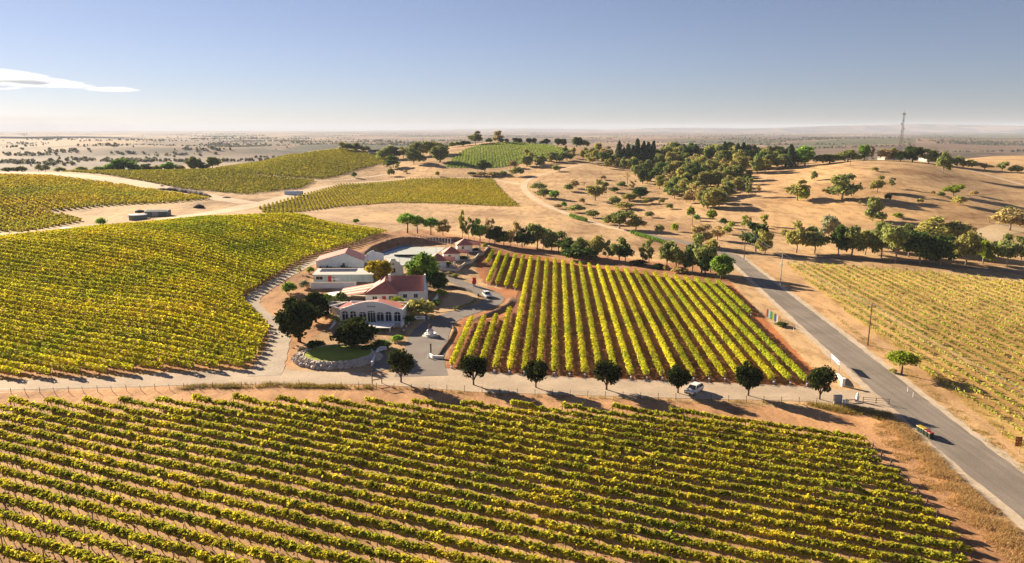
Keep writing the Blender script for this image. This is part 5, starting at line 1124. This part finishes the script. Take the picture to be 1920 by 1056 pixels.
# red barrel, bollards
p=P(889,537); t=thing('red_barrel','big red barrel on a white stand at the driveway bend','barrel',p); part('stand',MB().box(-.45,.45,-.4,.4,-.1,.8),M_white,t); part('cask',MB().lathe([(.55,.8),(.75,1.2),(.75,1.9),(.55,2.35),(.62,2.4),(.62,2.8),(.4,2.85)],14),M_redp,t)
for i,q in enumerate(((757,622),(762,614),(767,609),(772,605))):
    p=P(*q); t=thing('path_light','%s small white path marker along the curved hall path'%nth(i+1),'marker',p,0,'white markers of the hall path'); part('stem',MB().box(-.07,.07,-.07,.07,-.1,.45),M_white,t); part('head',MB().lathe([(.2,.45),(.24,.55),(.05,.68)],8),M_white,t)
p=P(804,672); t=thing('bollard','single white bollard at the driveway mouth','bollard',p); part('post',MB().lathe([(.18,-.1),(.18,.75),(.24,.8),(.1,1.0)],8),M_white,t)
p=P(808,664); t=thing('gate_post','tall dark gate post at the driveway mouth','post',p); part('shaft',MB().box(-.14,.14,-.14,.14,-.2,2.3),M_dark,t); part('cap',MB().box(-.2,.2,-.2,.2,2.3,2.42),M_dark,t)
for i in range(8):
    p=P(852+i*5.6,582-i*1.9-max(0,i-5)*1.5); plant('bush','olive',p,.9,1.1,'%s small bush along the edge of the sandy bed'%nth(i+1),'shrub','bushes edging the sandy bed')

# ---------------------------------------------------------------- fences along the gravel road
def wire_fence(label,pts,mixed):
    o=P(*pts[0]); t=thing('wire_fence',label,'fence',o); tops=[]
    for i,q in enumerate(pts):
        p=np.array(P(*q))-np.array(o); pale=mixed and i%2==0; lean=.14 if pale else RS.uniform(-.04,.04); h=1.15 if pale else 1.25
        part('fence_post',MB().tube([(p[0]-lean,p[1],p[2]-.15),(p[0]+lean*.3,p[1],p[2]+h)] if not pale else [(p[0]+lean,p[1]-.1,p[2]-.15),(p[0]-lean,p[1],p[2]+h)],.06 if pale else .05,5),M_white if pale else M_dark,t); tops.append(tuple(p))
    for z in (.35,.7,1.05): part('wire',MB().tube([(a[0],a[1],a[2]+z) for a in tops],.012,3),M_metal,t)
wire_fence('wire fence with alternating white and dark posts left of the rock bank',[(-60+i*27,741-i*.75) for i in range(24)],True)
wire_fence('dark-post wire fence along the gravel road below the avenue trees',[(640+i*33,727+i*1.02+(3 if i>8 else 0)) for i in range(29)],False)
wire_fence('thin paddock fence along the edge of the windbreak',[(720+i*36,443+i*4.35) for i in range(17)],False)
# roadside guide posts
for i,q in enumerate(((1488,622),(1494,623),(1702,735),(1712,745),(1378,471),(1467,478),(1410,474))):
    p=P(*q); t=thing('guide_post',['left white guide post by the painted boards','right white guide post by the painted boards','upper white guide post across from the junction','lower white guide post across from the junction','white guide post at the far road corner','white guide post on the crossing road verge','white guide post between the far corner and crossing verge'][i],'post',p,0,'white roadside guide posts'); part('blade',MB().box(-.06,.06,-.03,.03,-.1,1.0),M_white,t); part('reflector',MB().box(-.05,.05,-.036,-.031,.78,.92),M_tail,t)

# ---------------------------------------------------------------- power line
M_pole=surf('pole_timber',(.14,.09,.06),.9,.3,3); M_stobie=surf('pale_pole',(.55,.53,.50),.8,.2,2)
poles=[]
def pole(p,h,label,mat,arm=1.6,rz=1.5):
    t=thing('power_pole',label,'power pole',p,rz,'power poles along the road'); part('shaft',MB().tube([(0,0,-.5),(0,0,h)],[.17,.11],8),mat,t)
    part('crossarm',MB().box(-.06,.06,-arm/2-.2,arm/2+.2,h-.75,h-.6),M_wood,t)
    for y in (-arm/2,0,arm/2): part('insulator',MB().lathe([(.05,0),(.08,.08),(.05,.16),(.07,.22)],8,(0,y,h-.6 if y else h)),M_dark,t)
    poles.append((Vector(p),h,rz,arm)); return t
pn0=(80.4,97.0,0.0)
pole(pn0,10,'power pole just outside the lower right of the view',M_pole)
p=P(1627,648); pole(p,10,'thin dark power pole on the verge of the right vineyard',M_pole)
p=P(1463,535); tt=pole(p,10.5,'pale power pole with a transformer beside the far stretch of road',M_stobie); part('transformer',MB().lathe([(.3,0),(.34,.1),(.34,.9),(.25,1.0)],10,(.45,0,6.2)),M_metal,tt); part('bracket',MB().box(.1,.2,-.1,.1,6.4,7.0),M_metal,tt)
p=P(1395,486); pole(p,12,'dark power pole at the road corner below the roadside gums',M_pole)
p=P(1297,436); pole(p,9.5,'far power pole on the bare slope above the side road',M_pole)
p=P(957,331); pole(p,17,'lone tall pole in front of the domed green field',M_pole,1.2)
p=ground_at(1595,311,560); pole(p,7,'lone short pole on the crest of the right hill',M_pole,.8)
for i in range(4):
    (a,ha,ra,aa),(b_,hb,rb,ab)=poles[i],poles[i+1]
    for j,f in enumerate((-.5,0,.5)):
        A=a+Vector((-math.sin(ra)*aa*f,math.cos(ra)*aa*f,ha-.35+(.55 if f==0 else 0))); B=b_+Vector((-math.sin(rb)*ab*f,math.cos(rb)*ab*f,hb-.35+(.55 if f==0 else 0)))
        L=[tuple((A.lerp(B,k/12)-a)+Vector((0,0,-4*.9*(k/12)*(1-k/12)))) for k in range(13)]
        w=link('overhead_wire',MB().tube(L,.022,3).mesh('overhead_wire',M_metal),None,tuple(a)); tag(w,'%s overhead wire of the %s span up the road'%(('left','middle','right')[j],nth(i+1)),'wire','overhead wires of the road line')
M_tower=surf('tower_steel',(.16,.15,.15),.6,.2,2,metal=.3)
# lattice tower
x,y=at(1686,1000); z0=float(Z(x,y)); r_=ray(1689,211); zt=H-math.hypot(x,y)*(-r_[2]/math.hypot(r_[0],r_[1])); hT=float(zt-z0)
t=thing('lattice_tower','tall lattice communications tower on the skyline behind the right hill','tower',(x,y,z0))
W=lambda z: 2.6-1.9*(z/hT)
for a in (0,1,2):
    an=a*2.094; part('leg',MB().tube([(W(0)*math.cos(an),W(0)*math.sin(an),-1),(W(hT)*math.cos(an),W(hT)*math.sin(an),hT)],.16,4),M_tower,t)
m=MB(); n=18
for k in range(n):
    z0_,z1_=hT*k/n,hT*(k+1)/n
    for a in range(3):
        a0,a1=a*2.094,(a+1)*2.094; m.tube([(W(z0_)*math.cos(a0),W(z0_)*math.sin(a0),z0_),(W(z1_)*math.cos(a1),W(z1_)*math.sin(a1),z1_)],.09,3); m.tube([(W(z1_)*math.cos(a0),W(z1_)*math.sin(a0),z1_),(W(z1_)*math.cos(a1),W(z1_)*math.sin(a1),z1_)],.08,3)
part('bracing',m,M_tower,t,kind='stuff')
for k,(zf,an) in enumerate(((.97,0),(.97,2.1),(.97,4.2),(.86,1),(.8,3.1),(.72,.3),(.66,4))):
    z=hT*zf; r2=W(z)+.8; part('antenna',MB().box(r2*math.cos(an)-.35,r2*math.cos(an)+.35,r2*math.sin(an)-.35,r2*math.sin(an)+.35,z-1.2,z+1.2),M_tower,t)
part('mast',MB().tube([(0,0,hT-2),(0,0,hT+3)],.12,4),M_tower,t)
# far buildings
def small_house(label,px,D,w,d,h,wall,roof,rz=.2,name='farmhouse'):
    x,y=at(px,D); t=thing(name,label,'house',(x,y,float(Z(x,y))),rz,'far farm buildings'); part('wall',house_walls(-w/2,w/2,-d/2,d/2,h,h*1.6,'x'),wall,t); a,b_=gable_roof(-w/2,w/2,-d/2,d/2,h,h*1.6,'x',.5,.4); part('roof',a,roof,t); part('roof',b_,roof,t)
    for k in (-.3,.3): win(t,w*k,-d/2,h*.35,w*.1,h*.4)
    part('door',MB().box(-.5,.5,-d/2-.05,-d/2-.004,0,2.1),M_wood,t)
M_slate=surf('slate_roof',(.09,.10,.125),.6,.15,1)
small_house('dark-roofed house among trees beyond the olive vineyard',706,850,17,9,3.6,M_cream,M_slate)
small_house('pale farmhouse far out on the plain beyond the tower, left one',1772,1750,18,9,4,M_white,M_white)
small_house('red-roofed farmhouse far out on the plain, right of the pale one',1832,1500,16,9,4,M_white,M_roof)
small_house('long pale far shed between the two plain farmhouses',1786,1760,30,10,4,M_white,M_metal,.1,'farm_shed')
small_house('house half hidden by trees on the crest of the right hill',1745,640,14,8,3,M_cream,M_slate)
small_house('low grey-roofed house among the crest trees of the right hill',1669,640,16,8,2.6,M_conc,M_metal)
# tanks and sheds of the saddle
p=P(259,411); t=thing('water_tank','round green water tank on the bare saddle','water tank',p); part('shell',MB().lathe([(4.3,-.3),(4.3,2.3)],28),M_gtank,t); part('lid',MB().lathe([(4.4,2.3),(4.4,2.42),(.3,2.75)],28),surf('pale_tank_lid',(.42,.47,.5),.5,.1,1),t)
p=P(296,405); t=thing('farm_shed','grey-green farm shed beside the round water tank','shed',p,.12); part('wall',house_walls(-5.6,5.6,-2.5,4,2.7,3.3,'x'),M_gtank,t); a,b_=gable_roof(-5.6,5.6,-2.5,4,2.7,3.3,'x',.5,.2); part('roof',a,M_lgrey,t); part('roof',b_,M_lgrey,t); part('door',MB().box(-2,1,-2.57,-2.505,0,2.3),M_metal,t)
p=P(125,437); t=thing('water_tank','small pale tank at the lower edge of the rust vineyard','water tank',p); part('shell',MB().lathe([(1.9,-.3),(1.9,1.9)],20),M_metal,t); part('lid',MB().lathe([(2,1.9),(2,2.0),(.2,2.25)],20),M_white,t)
p=P(551,365); t=thing('tunnel_shed','silver tunnel shed on the track at the foot of the gold vineyard','shed',p,.08); m=MB()
for i in range(10):
    a0,a1=math.pi*i/10,math.pi*(i+1)/10; m.quad((-6,-2.6*math.cos(a0),2.6*math.sin(a0)),(6,-2.6*math.cos(a0),2.6*math.sin(a0)),(6,-2.6*math.cos(a1),2.6*math.sin(a1)),(-6,-2.6*math.cos(a1),2.6*math.sin(a1)))
part('skin',m,M_lgrey,t); part('end_wall',MB().add([(6,-2.6*math.cos(math.pi*i/10),2.6*math.sin(math.pi*i/10)) for i in range(11)],[tuple(range(11))]),M_gtank,t); part('end_wall',MB().add([(-6,-2.6*math.cos(math.pi*i/10),2.6*math.sin(math.pi*i/10)) for i in range(11)],[tuple(range(10,-1,-1))]),M_gtank,t)
M_mulch=surf('dark_mulch',(.07,.042,.035),.95,.4,.8,bump=.5)
def heap(label,pts,r,h):
    L=[P(*q) for q in pts]; L=resample(np.array(L),2.0) if len(L)>1 else np.array([np.array(L[0])+[-r*.6,0,0],L[0],np.array(L[0])+[r*.6,0,0]]); n=len(L); m=MB(); vs=[];k=9
    for i,p in enumerate(L):
        f=math.sin(math.pi*(i+.35)/(n-.3))**.5*RS.uniform(.8,1.1)
        for j in range(k):
            a=math.pi*j/(k-1); vs.append((p[0]-L[0][0],p[1]-L[0][1]-r*f*math.cos(a)*RS.uniform(.85,1.1),p[2]-L[0][2]-.1+h*f*math.sin(a)*RS.uniform(.8,1.15)))
    m.add(vs,[(i*k+j,(i+1)*k+j,(i+1)*k+j+1,i*k+j+1) for i in range(n-1) for j in range(k-1)]); tag(link('mulch_heap',m.mesh('mulch_heap',M_mulch,True),None,tuple(L[0])),label,'heap')
heap('long dark mulch windrow on the pale headland',((294,355),(330,358),(360,363),(397,370)),3.5,2.8)
heap('dark mulch heap behind the round water tank',((262,398),),3.2,1.9); heap('dark mulch heap on the track right of the farm shed',((373,389),),4.0,2.2); heap('low dark mulch heap at the tip of the rust vineyard',((418,371),(432,371)),1.6,.9); heap('tiny dark heap above the long windrow',((304,349),),2.2,.8); heap('low dark log pile left of the single round bush',((172,427),),2.4,.8)

# ---------------------------------------------------------------- dry grass
def tufts(poly,n,h,spread,seed):
    rng=np.random.default_rng(seed); pl_=wpoly(poly); x0,y0=pl_.min(0); x1,y1=pl_.max(0); x=rng.uniform(x0,x1,n*3); y=rng.uniform(y0,y1,n*3); k=inside(pl_,x,y)&(np.sin(x*.9+2*np.sin(y*.7))+np.sin(y*1.3+x*.35)+rng.normal(0,1.3,n*3)>.2); x,y=x[k][:n],y[k][:n]; z=Z(x,y); q=[]
    for j in range(5):
        a=rng.uniform(0,6.28,len(x)); hh=h*rng.uniform(.5,1.2,len(x)); w=rng.uniform(.02,.05,len(x)); bx=x+rng.normal(0,spread,len(x)); by=y+rng.normal(0,spread,len(x)); lx=np.cos(a)*hh*.8; ly=np.sin(a)*hh*.8; sx=-np.sin(a)*w; sy=np.cos(a)*w
        q.append(np.stack([np.c_[bx-sx,by-sy,z-.02],np.c_[bx+sx,by+sy,z-.02],np.c_[bx+lx+sx*.3,by+ly+sy*.3,z+hh],np.c_[bx+lx-sx*.3,by+ly-sy*.3,z+hh]],1))
    return np.concatenate(q)
G_dry=leafmat('dry_grass_blade',[(.58,.37,.16),(.68,.48,.23),(.52,.31,.12),(.64,.45,.19)],None,transl=.5); G_mix=leafmat('weedy_grass_blade',[(.30,.24,.05),(.42,.30,.08),(.20,.20,.04),(.45,.26,.09)],None,transl=.4)
tag(link('dry_grass',npmesh('dry_grass',np.concatenate([tufts(((1660,790),(1700,800),(1790,890),(1880,975),(1935,1030),(1935,1060),(1860,1010),(1740,880)),6500,.5,.3,1),tufts(((1630,800),(1665,790),(1740,880),(1860,1010),(1935,1060),(1900,1060),(1800,970),(1700,880)),2500,.25,.3,11),tufts(((1640,780),(1665,775),(1700,800),(1690,815)),900,.5,.2,2)]),G_dry)),'tall dry orange grass along the left verge of the road','grass',None,'stuff')
tag(link('fence_grass',npmesh('fence_grass',np.concatenate([tufts(((330,724),(500,719),(700,724),(700,730),(500,727),(330,731)),1300,.5,.15,3),tufts(((700,724),(900,736),(1100,744),(1300,750),(1560,757),(1660,772),(1640,778),(1300,756),(900,742),(700,730)),1900,.4,.15,4),tufts(((1500,755),(1600,762),(1680,785),(1660,790),(1560,772)),700,.6,.2,5)]),G_mix)),'weedy grass strip under the wire fence of the gravel road','grass',None,'stuff')
tag(link('verge_grass',npmesh('verge_grass',np.concatenate([tufts(((1540,570),(1700,690),(1800,770),(1925,870),(1925,895),(1720,722),(1600,625)),3500,.22,.2,6),tufts(((1500,512),(1480,500),(1725,690),(1925,852),(1925,838),(1740,690)),3000,.5,.3,7)]),G_mix)),'thin weedy grass along the edge of the right vineyard','grass',None,'stuff')

# ---------------------------------------------------------------- haze
zlo=float(ZG.min())-1.0; zhi=float(max(ZG.max(),60,z0+hT+4))+6
m=MB().box(-24600,24600,-24600,24600,zlo,zhi); hz=bpy.data.materials.new('haze_air'); nt=nodes(hz); out=N(nt,'OutputMaterial'); v=N(nt,'VolumePrincipled'); v.inputs['Color'].default_value=(.70,.78,.96,1); v.inputs['Density'].default_value=5e-5; v.inputs['Anisotropy'].default_value=.0
nt.links.new(v.outputs[0],out.inputs['Volume'])
tag(link('haze',m.mesh('haze',hz)),'pale haze over the plains','haze',None,'stuff')

# ---------------------------------------------------------------- wisp of cloud
cm_=bpy.data.materials.new('cloud_vapour'); nt=nodes(cm_); out=N(nt,'OutputMaterial'); v=N(nt,'VolumePrincipled'); v.inputs['Color'].default_value=(1,.98,.96,1); tc_=N(nt,'TexCoord'); mp_=N(nt,'Mapping'); mp_.inputs['Scale'].default_value=(2.2,1.5,3.0); nt.links.new(tc_.outputs['Object'],mp_.inputs[0]); nz_=noise(nt,1.6,5,.65,vec=mp_.outputs[0]); mr_=N(nt,'MapRange'); mr_.inputs[1].default_value=.40; mr_.inputs[2].default_value=.72; mr_.inputs[4].default_value=.0015; nt.links.new(nz_.outputs[0],mr_.inputs[0]); nt.links.new(mr_.outputs[0],v.inputs['Density']); v.inputs['Anisotropy'].default_value=.35; nt.links.new(v.outputs[0],out.inputs['Volume'])
def sphere():
    m=MB(); m.lathe([(math.sin(math.pi*k/12)+1e-3,-math.cos(math.pi*k/12)) for k in range(13)],28); return m.mesh('wisp',cm_,True)
SPH=sphere(); rc_=random.Random(4); cb=None
for px0,px1,py,th in ((-140,40,133,3.5),(-150,75,139,3.5),(-120,60,145,3),(-110,100,150,3),(-60,148,153,2.6),(-90,150,158,3),(-40,120,148,2.2),(-60,32,164,1.8),(-120,10,141,3),(110,178,162,1.5),(158,262,168.5,1.9),(190,250,167,1.3),(30,150,155.5,2.2),(60,140,160,2.0),(20,80,142,1.5),(-100,20,155,2.4)):
    Dc=9000+rc_.uniform(-900,900)
    c0=ray((px0+px1)/2,py); s_=Dc/math.hypot(c0[0],c0[1]); cen=Vector((c0[0]*s_,c0[1]*s_,H+c0[2]*s_)); mpp=cen.length/F/1.25
    if cb is None: cb=thing('cloud','thin white cloud streaks low in the sky at the left','cloud',tuple(cen)); cb0=cen.copy()
    link('wisp',SPH,cb,tuple(cen-cb0),(0,0,math.atan2(-c0[0],c0[1])),((px1-px0)/2*mpp,520,th*mpp*.9))
